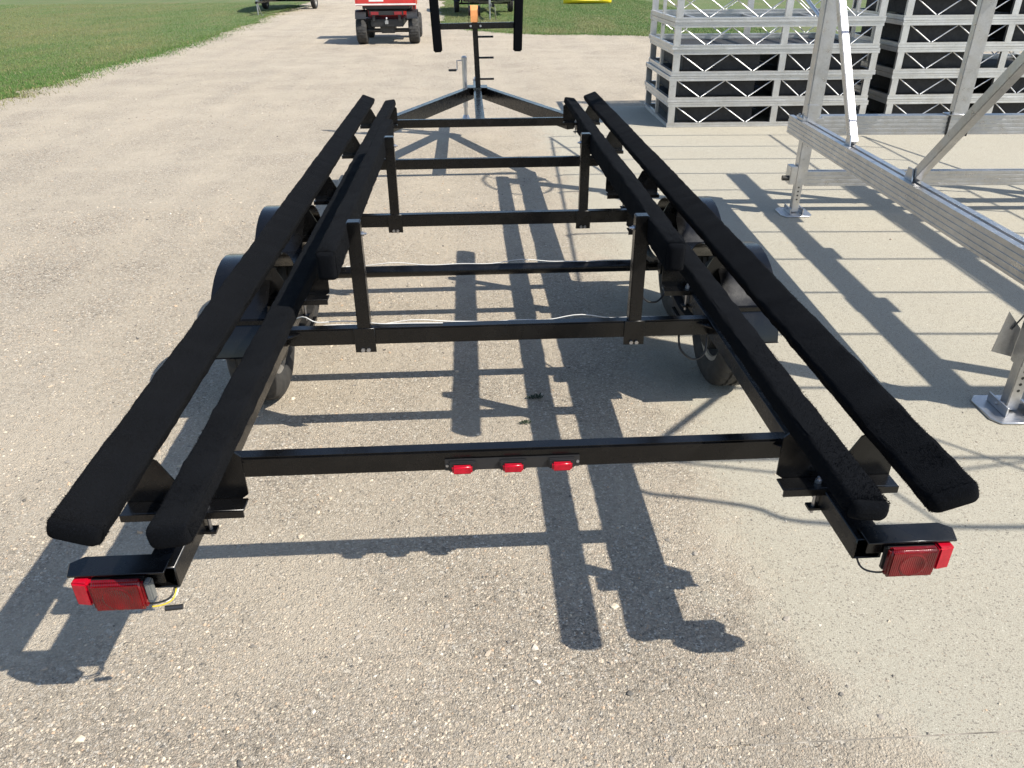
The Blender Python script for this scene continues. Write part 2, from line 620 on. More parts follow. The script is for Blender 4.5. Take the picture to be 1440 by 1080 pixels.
SLAB_X = 0.60
slab = bpy.data.objects.new('concrete_pavement', None)
slab['kind'] = 'structure'
link(slab)
for (x0, x1) in ((SLAB_X, 7.2), (7.208, 14.0)):
    for (y0, y1) in ((-6.0, -0.1845), (-0.1795, 10.6)):
        mb = MB()
        if x0 == SLAB_X:
            left = jitter_line((x0, y0), (x0, y1), 40, 0.03, int(y0 * 10))
            top = [(x, y, 0.004) for x, y in left]
            vs = [(x1, y0, 0.004)] + [(x1, y1, 0.004)] + list(reversed(top))
            n = len(vs)
            m_ = len(top)
            low = [(x - 0.14, y, 0.0003) for x, y, z in top]
            mb.add(vs + low, [tuple(range(n))])
            o0 = 2
            for i in range(m_ - 1):
                a_, b_ = 2 + i, 3 + i
                la, lb = n + (m_ - 1 - i), n + (m_ - 2 - i)
                mb.f.append((a_, b_, lb, la))
        else:
            mb.add([(x0, y0, 0.004), (x1, y0, 0.004), (x1, y1, 0.004), (x0, y1, 0.004)], [(0, 1, 2, 3)])
        obj('concrete_panel', mb, 'concrete', slab)
# dirt packed in the joint
mb = MB()
mb.add([(SLAB_X + 0.05, -0.187, 0.0033), (14, -0.187, 0.0033), (14, -0.177, 0.0033), (SLAB_X + 0.05, -0.177, 0.0033)], [(0, 1, 2, 3)])
simple('joint_dirt', (0.23, 0.205, 0.17), 0.95, var=0.6, vscale=14)
obj('joint_filler', mb, 'joint_dirt', slab)


def lawn(name, edge, back):
    mb = MB()
    pts = edge + back
    mb.add([(x, y, 0.006) for x, y in pts], [tuple(range(len(pts)))])
    o = obj(name, mb, 'lawn_soil')
    o['kind'] = 'structure'
    return pts


L_EDGE = (jitter_line((-7.75, -20), (-7.75, 12), 60, 0.10, 1) + jitter_line((-7.75, 12.3), (-7.5, 24), 90, 0.17, 2)
          + jitter_line((-7.55, 24.3), (-8.2, 44), 60, 0.2, 3) + jitter_line((-8.3, 44.5), (-12, 160), 40, 0.3, 4))
lawn('lawn', L_EDGE, [(-400, 160), (-400, -20)])
R_EDGE = (jitter_line((60, 16.5), (5.1, 22.2), 90, 0.2, 5) + jitter_line((5.0, 22.3), (1.2, 23.6), 40, 0.16, 6)
          + jitter_line((1.1, 23.7), (-0.9, 26.2), 24, 0.18, 7) + jitter_line((-1.0, 26.5), (-1.6, 60), 50, 0.2, 8))
lawn('lawn', R_EDGE, [(-1.6, 260), (300, 260), (300, 16.5)])


# ---- scattered pebbles (uncountable): one mesh
def pebbles(name, n, sampler, smin, smax, big=False):
    base = np.array([(1, 0, 0), (0, 1, 0), (-1, 0, 0), (0, -1, 0), (0, 0, 1), (0, 0, -1)], float)
    tri = np.array([(0, 1, 4), (1, 2, 4), (2, 3, 4), (3, 0, 4), (1, 0, 5), (2, 1, 5), (3, 2, 5), (0, 3, 5)])
    nv = 6
    if big:
        t = (1 + 5 ** 0.5) / 2
        base = np.array([(-1, t, 0), (1, t, 0), (-1, -t, 0), (1, -t, 0), (0, -1, t), (0, 1, t), (0, -1, -t), (0, 1, -t), (t, 0, -1), (t, 0, 1), (-t, 0, -1), (-t, 0, 1)], float)
        base /= np.linalg.norm(base[0])
        tri = np.array([(0, 11, 5), (0, 5, 1), (0, 1, 7), (0, 7, 10), (0, 10, 11), (1, 5, 9), (5, 11, 4), (11, 10, 2), (10, 7, 6), (7, 1, 8),
                        (3, 9, 4), (3, 4, 2), (3, 2, 6), (3, 6, 8), (3, 8, 9), (4, 9, 5), (2, 4, 11), (6, 2, 10), (8, 6, 7), (9, 8, 1)])
        nv = 12
    P = sampler(n)
    n = len(P)
    s = smin + (smax - smin) * rng.random(n) ** 3.2
    ang = rng.random(n) * 2 * np.pi
    sx = s * rng.uniform(0.7, 1.25, n); sy = s * rng.uniform(0.6, 1.0, n); sz = s * rng.uniform(0.35, 0.7, n)
    v = base[None] * (1 + rng.uniform(-0.3, 0.3, (n, nv, 1)))
    v = v * np.stack([sx, sy, sz], -1)[:, None, :]
    c, q = np.cos(ang)[:, None], np.sin(ang)[:, None]
    x = v[..., 0] * c - v[..., 1] * q
    y = v[..., 0] * q + v[..., 1] * c
    V = np.stack([x + P[:, 0:1], y + P[:, 1:2], v[..., 2] + P[:, 2:3] + (sz * 0.15)[:, None]], -1).reshape(-1, 3)
    Fc = (tri[None] + (np.arange(n) * nv)[:, None, None]).reshape(-1, 3)
    me = bpy.data.meshes.new(name)
    me.vertices.add(len(V)); me.vertices.foreach_set('co', V.astype(np.float32).ravel())
    me.loops.add(len(Fc) * 3); me.loops.foreach_set('vertex_index', Fc.astype(np.int32).ravel())
    me.polygons.add(len(Fc)); me.polygons.foreach_set('loop_start', (np.arange(len(Fc)) * 3).astype(np.int32))
    me.polygons.foreach_set('loop_total', np.full(len(Fc), 3, np.int32))
    me.polygons.foreach_set('use_smooth', np.zeros(len(Fc), bool))
    pal = np.array([(0.42, 0.36, 0.295), (0.36, 0.31, 0.26), (0.50, 0.44, 0.36), (0.30, 0.275, 0.25), (0.40, 0.30, 0.22), (0.56, 0.52, 0.46), (0.20, 0.185, 0.17), (0.11, 0.105, 0.10)])
    w = np.array([.24, .24, .12, .17, .06, .03, .08, .06])
    pc = pal[rng.choice(len(pal), n, p=w / w.sum())] * rng.uniform(0.85, 1.15, (n, 1)) * np.array([1.0, 0.97, 0.90])
    colr = np.ones((n * nv, 4), np.float32)
    colr[:, :3] = np.repeat(pc, nv, 0)
    at = me.color_attributes.new('Col', 'FLOAT_COLOR', 'POINT')
    at.data.foreach_set('color', colr.ravel())
    me.update(); me.validate()
    me.materials.append(M['pebble'])
    o = bpy.data.objects.new(name, me)
    o['kind'] = 'stuff'
    return link(o)


def clump(P, scale, keep):
    """patchy density: cheap value noise from a few random sines"""
    k = np.zeros(len(P))
    for i in range(7):
        a = rng.normal(size=2) * scale * (0.6 + 0.5 * i)
        k += np.sin(P[:, 0] * a[0] + P[:, 1] * a[1] + rng.random() * 6.28) / (1 + 0.4 * i)
    return rng.random(len(P)) < np.clip(0.5 + k * 0.32, keep, 1.0)


def samp_near(n):
    d = rng.random(n) ** 1.6
    y = -0.95 + d * 6.5
    x = rng.uniform(-1, 1, n) * (1.9 + 0.75 * (y + 1.0)) - 0.1
    P = np.stack([x, y, np.zeros(n)], -1)
    P = P[clump(P, 1.1, 0.05)]
    drop = rng.random(len(P)) < np.clip((P[:, 0] + 0.25) * 0.78 + rng.normal(0, 0.12, len(P)) - np.clip(0.1 - P[:, 1], 0, 1) * 0.35, 0, 0.975)
    P = P[~drop]
    P[:, 2] = np.clip((P[:, 0] - 0.44) / 0.16, 0, 1) * 0.004
    return P


pebbles('loose_gravel', 300000, samp_near, 0.0022, 0.0075)
pebbles('loose_gravel', 5200, samp_near, 0.005, 0.0145, big=True)


def samp_far(n):
    y = 5.0 + rng.random(n) ** 1.5 * 16
    x = rng.uniform(-7.6, 1.5, n)
    P = np.stack([x, y, np.zeros(n)], -1)
    return P[clump(P, 0.9, 0.2) & (P[:, 0] < np.where(P[:, 1] < 10.6, 0.5, 1.5))]


pebbles('loose_gravel', 22000, samp_far, 0.005, 0.014)


# ---- grass blades (uncountable)
def point_in(poly, P):
    x, y = P[:, 0], P[:, 1]
    ins = np.zeros(len(P), bool)
    j = len(poly) - 1
    for i in range(len(poly)):
        xi, yi = poly[i]; xj, yj = poly[j]
        cr = ((yi > y) != (yj > y)) & (x < (xj - xi) * (y - yi) / (yj - yi + 1e-12) + xi)
        ins ^= cr
        j = i
    return ins


def blades(name, P, hmin, hmax, wid):
    n = len(P)
    a = rng.random(n) * 2 * np.pi
    h = rng.uniform(hmin, hmax, n) * (0.6 + 0.4 * rng.random(n))
    lean = rng.normal(0, 0.45, (n, 2)) * h[:, None]
    w = wid * rng.uniform(0.6, 1.3, n)
    dx, dy = np.cos(a) * w, np.sin(a) * w
    z = np.full(n, 0.004)
    V = np.stack([np.stack([P[:, 0] - dx, P[:, 1] - dy, z], -1), np.stack([P[:, 0] + dx, P[:, 1] + dy, z], -1),
                  np.stack([P[:, 0] + lean[:, 0], P[:, 1] + lean[:, 1], z + h], -1)], 1).reshape(-1, 3)
    me = bpy.data.meshes.new(name)
    me.vertices.add(3 * n); me.vertices.foreach_set('co', V.astype(np.float32).ravel())
    me.loops.add(3 * n); me.loops.foreach_set('vertex_index', np.arange(3 * n, dtype=np.int32))
    me.polygons.add(n); me.polygons.foreach_set('loop_start', (np.arange(n) * 3).astype(np.int32))
    me.polygons.foreach_set('loop_total', np.full(n, 3, np.int32))
    k = np.zeros(n)
    for i in range(8):
        b = rng.normal(size=2) * (0.35 + 0.45 * i) * np.array([1.0, 0.5])
        k += np.sin(P[:, 0] * b[0] + P[:, 1] * b[1] + rng.random() * 6.28) / (1 + 0.35 * i)
    k = np.clip(0.27 + k * 0.36 + rng.normal(0, 0.16, n), 0, 1)[:, None]
    colr = np.ones((n, 4), np.float32)
    colr[:, :3] = (1 - k) * np.array([0.072, 0.152, 0.030]) + k * np.array([0.180, 0.182, 0.066])
    colr[:, :3] *= rng.uniform(0.7, 1.25, (n, 1))
    dry = rng.random(n) < 0.07
    colr[dry, :3] = np.array([0.30, 0.25, 0.13])
    at = me.color_attributes.new('Col', 'FLOAT_COLOR', 'POINT')
    at.data.foreach_set('color', np.repeat(colr, 3, 0).ravel())
    me.update(); me.validate()
    me.materials.append(M['grass_blade'])
    o = bpy.data.objects.new(name, me)
    o['kind'] = 'stuff'
    return link(o)


Lp = L_EDGE + [(-400, 160), (-400, -20)]
n = 330000
y = 9.5 + rng.random(n) ** 1.35 * 34
x = -7.2 - rng.random(n) * (2.0 + (y - 8.5) * 0.62)
P = np.stack([x, y], -1)
P = P[point_in(Lp, P)]
blades('grass', P, 0.015, 0.055, 0.0045)
n = 170000
y = 19.5 + rng.random(n) ** 1.3 * 26
x = rng.uniform(-1.6, 9.0, n)
P = np.stack([x, y], -1)
Rp = R_EDGE + [(-1.6, 260), (300, 260), (300, 16.5)]
P = P[point_in(Rp, P)]
blades('grass', P, 0.02, 0.06, 0.006)
# ragged tufts along the road edges
edge_pts = []
for (ax, ay), (bx, by) in zip(L_EDGE[:-1], L_EDGE[1:]):
    if 9 < ay < 40:
        for _ in range(60):
            t = random.random()
            edge_pts.append((ax + (bx - ax) * t + random.gauss(0.06, 0.22), ay + (by - ay) * t + random.gauss(0, 0.1)))
for (ax, ay), (bx, by) in zip(R_EDGE[:-1], R_EDGE[1:]):
    if ay < 36 and ax < 12:
        for _ in range(40):
            t = random.random()
            edge_pts.append((ax + (bx - ax) * t + random.gauss(0, 0.12), ay + (by - ay) * t + random.gauss(-0.05, 0.16)))
blades('grass', np.array(edge_pts), 0.025, 0.075, 0.006)


# ================================================================== BOAT TRAILER
tr = thing('boat_trailer', 'black tandem axle bunk trailer with carpeted bunks and red tail lights, standing empty', 'trailer')
K = 'black_paint'
ZB, ZT = 0.53, 0.605          # frame underside / top


def rail_box(mb, x0, x1, y0, y1, z0, z1, t=0.006):
    """open ended rectangular tube along y"""
    o = [(x0, z0), (x1, z0), (x1, z1), (x0, z1)]
    i = [(x0 + t, z0 + t), (x1 - t, z0 + t), (x1 - t, z1 - t), (x0 + t, z1 - t)]
    vs = []
    for y in (y0, y1):
        vs += [(a, y, b) for a, b in o] + [(a, y, b) for a, b in i]
    fs = []
    for k in range(4):
        l = (k + 1) % 4
        fs.append((k, l, 8 + l, 8 + k))
        fs.append((4 + l, 4 + k, 12 + k, 12 + l))
        fs.append((l, k, 4 + k, 4 + l))
        fs.append((8 + k, 8 + l, 12 + l, 12 + k))
    return mb.add(vs, fs)


for s in (-1, 1):
    mb = MB()
    xa, xb = sorted((s * 0.918, s * 1.0))
    rail_box(mb, xa, xb, 0.0, 6.42, ZB, ZT - 0.003)
    obj('frame_rail', mb, K, tr, bevel=0.003, seg=1)

for yy in (0.496, 1.461, 3.131, 4.622, 6.329):
    mb = MB()
    mb.box(-0.9175, 0.9175, yy, yy + 0.052, ZB - 0.002, ZT)
    xm = obj('crossmember', mb, K, tr, bevel=0.006)
    # weld gussets where it meets the rails
    for s in (-1, 1):
        g = MB()
        g.prism([(s * 0.916, yy - 0.001), (s * 0.916, yy - 0.055), (s * 0.862, yy - 0.001)] if s > 0 else [(s * 0.916, yy - 0.001), (s * 0.862, yy - 0.001), (s * 0.916, yy - 0.055)], 'z', ZT - 0.022, ZT - 0.016)
        obj('gusset', g, K, xm)

# tongue
mb = MB()
mb.box(-0.045, 0.045, 6.382, 9.15, ZB - 0.012, ZT - 0.004)
tongue = obj('tongue_beam', mb, K, tr, bevel=0.006)
for s in (-1, 1):
    mb = MB()
    mb.bar((s * 0.910, 6.41, 0.545), (s * 0.083, 8.44, 0.545), 0.085, 0.138)
    obj('tongue_brace', mb, K, tr, bevel=0.006)
mb = MB()
mb.box(-0.12, 0.12, 8.28, 8.52, ZT + 0.0105, ZT + 0.018)
obj('apex_plate', mb, K, tr)
mb = MB()
mb.loft([[Vector((x, y, z)) for x, z in ((-w, 0.52), (w, 0.52), (w, 0.52 + h), (w * 0.5, 0.54 + h), (-w * 0.5, 0.54 + h), (-w, 0.52 + h))]
         for y, w, h in ((9.152, 0.045, 0.08), (9.25, 0.045, 0.075), (9.32, 0.036, 0.08), (9.40, 0.03, 0.06))])
cp = obj('coupler', mb, 'zinc', tr, bevel=0.004)
mb = MB()
mb.bar((0, 9.20, 0.642), (0, 9.33, 0.662), 0.022, 0.012)
obj('latch', mb, 'zinc', cp)

# ---- carpeted bunks
def rounded_rect(w, h, r, n=3):
    out = []
    for cx, cy, a0 in ((w / 2 - r, h / 2 - r, 0), (-w / 2 + r, h / 2 - r, 90), (-w / 2 + r, -h / 2 + r, 180), (w / 2 - r, -h / 2 + r, 270)):
        for k in range(n + 1):
            a = math.radians(a0 + 90 * k / n)
            out.append((cx + r * math.cos(a), cy + r * math.sin(a)))
    return out


def bunk(name, s, x, z, w, h, tilt, y0, y1, r=0.015, seed=0, seam=()):
    prof = rounded_rect(w, h, r, 4)
    ct, st = math.cos(tilt), math.sin(tilt)
    rg = random.Random(seed)
    rings = []
    ends = [(0.0, 0.022), (0.003, 0.013), (0.009, 0.006), (0.018, 0.0015), (0.03, 0.0)]
    ys = [(y0 + a, b) for a, b in ends]
    k = y0 + 0.08
    while k < y1 - 0.06:
        ys.append((k, 0.0))
        k += 0.045
    ys += [(y1 - a, b) for a, b in reversed(ends)]
    drift = 0.0
    for i, (yy, inset) in enumerate(ys):
        wob = 1.0 if inset == 0.0 else 0.35
        sc = 0.0
        for c in seam:
            if abs(yy - c) < 0.024:
                sc = 0.0035
        drift = 0.8 * drift + rg.gauss(0, 0.0012)
        ring = []
        for a, b in prof:
            a2 = a - math.copysign(min(abs(a), inset + sc), a)
            b2 = b - math.copysign(min(abs(b), (inset + sc) * 0.8), b)
            a2 += wob * rg.gauss(0, 0.0014)
            b2 += wob * rg.gauss(0, 0.0012) + drift * (1 if b > 0 else 0.3)
            ring.append(Vector((s * (x + a2 * ct - b2 * st), yy, z + a2 * st + b2 * ct)))
        rings.append(ring)
    o = obj(name, MB().loft(rings), 'bunk_carpet', tr, smooth=True)
    # carpet pile: short fibres standing off the cloth, denser where they are near enough to see
    per = 2 * (w + h)
    n = int(26000 * (per / 0.42))
    t = rng.random(n) ** 1.9
    yy = y0 + 0.022 + (y1 - y0 - 0.044) * t
    u = rng.random(n) * len(prof)
    i0 = u.astype(int) % len(prof)
    i1 = (i0 + 1) % len(prof)
    fr = (u - u.astype(int))[:, None]
    pr = np.array(prof)
    # sample the outline evenly by length
    seg = np.linalg.norm(np.roll(pr, -1, 0) - pr, axis=1)
    i0 = rng.choice(len(prof), n, p=seg / seg.sum())
    i1 = (i0 + 1) % len(prof)
    q = pr[i0] * (1 - fr) + pr[i1] * fr
    nd = pr[i1] - pr[i0]
    nrm = np.stack([nd[:, 1], -nd[:, 0]], -1)
    nrm /= np.linalg.norm(nrm, axis=1)[:, None]
    L = rng.uniform(0.0012, 0.0042, n)[:, None]
    tip = q + nrm * L + rng.normal(0, 0.0016, (n, 2))
    base = q - nrm * 0.001
    wy = rng.uniform(0.0006, 0.0014, n)
    ly = rng.normal(0, 0.0025, n)

    def W(p2, y):
        return np.stack([s * (x + p2[:, 0] * ct - p2[:, 1] * st), y, z + p2[:, 0] * st + p2[:, 1] * ct], -1)
    V = np.stack([W(base, yy - wy), W(base, yy + wy), W(tip, yy + ly)], 1).reshape(-1, 3)
    me = bpy.data.meshes.new('carpet_pile')
    me.vertices.add(3 * n); me.vertices.foreach_set('co', V.astype(np.float32).ravel())
    me.loops.add(3 * n); me.loops.foreach_set('vertex_index', np.arange(3 * n, dtype=np.int32))
    me.polygons.add(n); me.polygons.foreach_set('loop_start', (np.arange(n) * 3).astype(np.int32))
    me.polygons.foreach_set('loop_total', np.full(n, 3, np.int32))
    me.update(); me.validate()
    me.materials.append(M['bunk_carpet'])
    po = bpy.data.objects.new('carpet_pile', me)
    po['kind'] = 'stuff'
    link(po, o)
    return o


for s in (-1, 1):
    bunk('bunk', s, 1.082, 0.803, 0.126, 0.058, math.radians(20), -0.108, 6.36, seed=3 + s, seam=(2.05, 4.4))
    bunk('bunk', s, 0.851, 0.799, 0.102, 0.058, math.radians(-7), -0.135, 6.14, seed=8 + s, seam=(1.9, 4.3))
    bunk('guide_bunk', s, 0.645, 1.018, 0.070, 0.110, 0.0, 1.10, 3.74, r=0.014, seed=13 + s, seam=(2.4,))

# ---- bunk brackets: angle foot with a shaped upright plate, U-bolted to the rail
BR_Y = (0.22, 1.78, 2.70, 3.46, 4.78, 6.02)
for s in (-1, 1):
    for yy in BR_Y:
        poly = [(0.815, ZT + 0.001), (1.142, ZT + 0.001), (1.142, 0.635), (1.138, 0.790), (1.028, 0.752), (0.985, 0.668), (0.908, 0.664), (0.898, 0.760), (0.806, 0.772), (0.790, 0.757), (0.790, 0.625)]
        poly = [(s * a, b) for a, b in poly]
        mb = MB().prism(poly, 'y', yy + 0.058, yy + 0.064)
        br = obj('bunk_bracket', mb, K, tr)
        f = MB()
        xa, xb = sorted((s * 0.791, s * 1.142))
        f.box(xa, xb, yy, yy + 0.0575, ZT + 0.0005, ZT + 0.0075)
        obj('bracket_foot', f, K, br, bevel=0.002, seg=1)
        f = MB().box(xa + 0.001, xb - 0.001, yy - 0.0065, yy - 0.0005, ZT - 0.016, ZT + 0.0075)
        obj('foot_lip', f, K, br)
        for bx in (0.908, 1.010):
            u = MB()
            u.tube([(s * bx, yy + 0.028, ZT + 0.028), (s * bx, yy + 0.028, ZB - 0.03)], 0.0055, 8)
            u.lathe([(0.0, 0.008), (0.011, 0.008), (0.011, 0.018), (0.0, 0.018)], (s * bx, yy + 0.028, ZT), 'z', 6)
            obj('bolt', u, 'zinc', br, smooth=True)
        u = MB()
        u.box(*sorted((s * 0.89, s * 1.03)), yy + 0.012, yy + 0.044, ZB - 0.012, ZB - 0.004)
        obj('clamp_plate', u, K, br)

# ---- guide posts on the crossmembers
for s in (-1, 1):
    for yy in (1.461, 3.131):
        cx = s * 0.588
        mb = MB()
        mb.box(cx - 0.028, cx + 0.028, yy - 0.004 - 0.0015, yy + 0.0465, ZT + 0.0015, 1.075)
        mb2 = MB()
        post = obj('guide_post', mb, K, tr, bevel=0.004)
        cl = MB()
        cl.box(cx - 0.045, cx + 0.045, yy - 0.0075, yy - 0.0025, ZB - 0.035, ZT + 0.004)
        obj('clamp', cl, K, post, bevel=0.0015, seg=1)
        for dx in (-0.02, 0.02):
            bt = MB()
            bt.lathe([(0.0, -0.012), (0.009, -0.012), (0.009, -0.004), (0.0, -0.004)], (cx + dx * 0.6 * 1.0, yy - 0.004, ZB - 0.022), 'y', 6)
            obj('bolt', bt, 'zinc', post)
        bt = MB()
        xin = cx - s * 0.0285
        bt.lathe([(0.0, 0.0), (0.010, 0.0), (0.010, -s * 0.009), (0.005, -s * 0.010), (0.005, -s * 0.020), (0, -s * 0.020)], (xin, yy + 0.02, 1.02), 'x', 8)
        obj('bolt', bt, 'zinc', post)

# ---- axles, hubs, wheels, springs
WY = (2.02, 2.87)
WR = 0.335


def tyre_mesh(side):
    prof = [(0.200, -0.078), (0.215, -0.092), (0.255, -0.101), (0.298, -0.096), (0.318, -0.084), (0.330, -0.070), (0.333, -0.052), (0.333, -0.046), (0.324, -0.043), (0.324, -0.037), (0.335, -0.034),
            (0.335, -0.014), (0.325, -0.011), (0.325, 0.011), (0.335, 0.014), (0.335, 0.034), (0.324, 0.037), (0.324, 0.043), (0.333, 0.046), (0.333, 0.052), (0.330, 0.070), (0.318, 0.084), (0.298, 0.096),
            (0.255, 0.101), (0.215, 0.092), (0.200, 0.078)]

    def mod(i, k, r):
        if (5 <= i <= 7 or 18 <= i <= 20) and k % 3 == 0:
            return r - 0.010
        if (10 <= i <= 11 or 14 <= i <= 15) and k % 4 == 0:
            return r - 0.007
        return r
    return MB().lathe(prof, (0, 0, 0), 'x', 96, mod)


def rim_mesh():
    prof = [(0.0, 0.055), (0.045, 0.055), (0.052, 0.045), (0.075, 0.030), (0.130, 0.030), (0.150, 0.022), (0.172, 0.030), (0.182, 0.072), (0.204, 0.080), (0.204, 0.074), (0.186, 0.066), (0.178, -0.066), (0.204, -0.074), (0.204, -0.080),
            (0.182, -0.072), (0.172, 0.0), (0.12, 0.012), (0.0, 0.012)]
    return MB().lathe(prof, (0, 0, 0), 'x', 40)


tyre_src = rim_src = None
for s in (-1, 1):
    for yy in WY:
        w = bpy.data.objects.new('wheel', None)
        w.location = (s * 1.195, yy, WR - 0.003)
        w.rotation_euler = (random.uniform(0, 6.28), 0, 0 if s > 0 else math.pi)
        w.parent = tr
        COL.objects.link(w)
        if tyre_src is None:
            tyre_src = obj('tyre', tyre_mesh(1), 'tyre_rubber', w, smooth=True)
            rim_src = obj('rim', rim_mesh(), 'rim_metal', w, smooth=True)
            hub = MB().lathe([(0.0, 0.085), (0.028, 0.085), (0.034, 0.075), (0.034, 0.02), (0.060, 0.015), (0.060, -0.10), (0.042, -0.10), (0.042, -0.16), (0.0, -0.16)], (0, 0, 0), 'x', 24)
            for k in range(5):
                a = 2 * math.pi * k / 5
                hub.lathe([(0, 0.03), (0.009, 0.03), (0.009, 0.052), (0, 0.052)], (0, 0.057 * math.cos(a), 0.057 * math.sin(a)), 'x', 6)
            hub_src = obj('hub', hub, 'zinc', w, smooth=True)
            drum = MB().lathe([(0.0, -0.012), (0.135, -0.012), (0.140, -0.02), (0.140, -0.095), (0.132, -0.105), (0.0, -0.105)], (0, 0, 0), 'x', 32)
            drum_src = obj('brake_drum', drum, 'dark_metal', w, smooth=True)
        else:
            copy_obj(tyre_src, w); copy_obj(rim_src, w); copy_obj(hub_src, w); copy_obj(drum_src, w)

for yy in WY:
    mb = MB()
    mb.tube([(-1.06, yy, WR), (1.06, yy, WR)], 0.034, 20)
    ax = obj('axle', mb, K, tr, smooth=True)
    # spring pads
    for s in (-1, 1):
        pd = MB().cbox((s * 0.96, yy, WR + 0.045), (0.075, 0.16, 0.018))
        obj('spring_pad', pd, K, ax)
    # brake wiring / line strapped along the axle
    pts = []
    for k in range(41):
        x = -0.88 + 1.76 * k / 40
        pts.append((x, yy + 0.006 * math.sin(k * 0.9), WR + 0.037 + 0.02 * max(0, math.sin(k * 0.34 + yy * 2)) ** 2))
    obj('brake_line', MB().tube(pts, 0.0026, 6), 'wire_white', ax, smooth=True)
    for s in (-1, 1):
        # leaf spring
        sp = MB()
        for layer, half in ((0, 0.34), (1, 0.25), (2, 0.16)):
            ring_pts = []
            for k in range(13):
                t = -1 + 2 * k / 12
                ring_pts.append((s * 0.96, yy + t * half, WR + 0.062 + 0.010 * (2 - layer) + 0.085 * (t * half / 0.34) ** 2))
            for a, b in zip(ring_pts[:-1], ring_pts[1:]):
                sp.bar(a, b, 0.045, 0.008)
        obj('leaf_spring', sp, 'dark_metal', tr)
for s in (-1, 1):
    for yy in (WY[0] - 0.36, 0.5 * (WY[0] + WY[1]), WY[1] + 0.36):
        h = MB().prism([(yy - 0.05, ZB - 0.001), (yy + 0.05, ZB - 0.001), (yy + 0.03, 0.45), (yy - 0.03, 0.45)], 'x', *sorted((s * 0.925, s * 0.995)))
        obj('spring_hanger', h, K, tr)

# ---- tandem fenders with two humps
def fender_profile(off):
    pts = []
    R = 0.405 + off
    cz = WR
    zv = 0.585 + off
    mid = 0.5 * (WY[0] + WY[1])
    a_v = math.acos((zv - cz) / R)
    pts.append((WY[0] - R * math.sin(math.radians(80)) - 0.015, cz + R * math.cos(math.radians(80))))
    for k in range(13):
        a = math.radians(-80) + (a_v + math.radians(80)) * k / 12
        pts.append((WY[0] + R * math.sin(a), cz + R * math.cos(a)))
    for k in range(13):
        a = -a_v + (math.radians(80) + a_v) * k / 12
        pts.append((WY[1] + R * math.sin(a), cz + R * math.cos(a)))
    pts.append((WY[1] + R * math.sin(math.radians(80)) + 0.015, cz + R * math.cos(math.radians(80))))
    return pts


for s in (-1, 1):
    po, pi_ = fender_profile(0.0), fender_profile(-0.005)
    pd = fender_profile(-0.055)
    mb = MB()
    xa, xb = sorted((s * 1.055, s * 1.315))
    mb.loft([[Vector((xa, *a)), Vector((xb, *a)), Vector((xb, *b)), Vector((xa, *b))] for a, b in zip(po, pi_)])
    xo, xi = s * 1.315, s * 1.309
    xa, xb = sorted((xo, xi))
    mb.loft([[Vector((xa, *a)), Vector((xb, *a)), Vector((xb, *b)), Vector((xa, *b))] for a, b in zip(pi_, pd)])
    fe = obj('fender', mb, K, tr, smooth=True)
    for yy in (WY[0] - 0.33, 0.5 * (WY[0] + WY[1]), WY[1] + 0.33):
        sb = MB().bar((s * 1.001, yy, 0.555), (s * 1.28, yy, 0.555), 0.05, 0.02)
        obj('fender_stay', sb, K, fe)

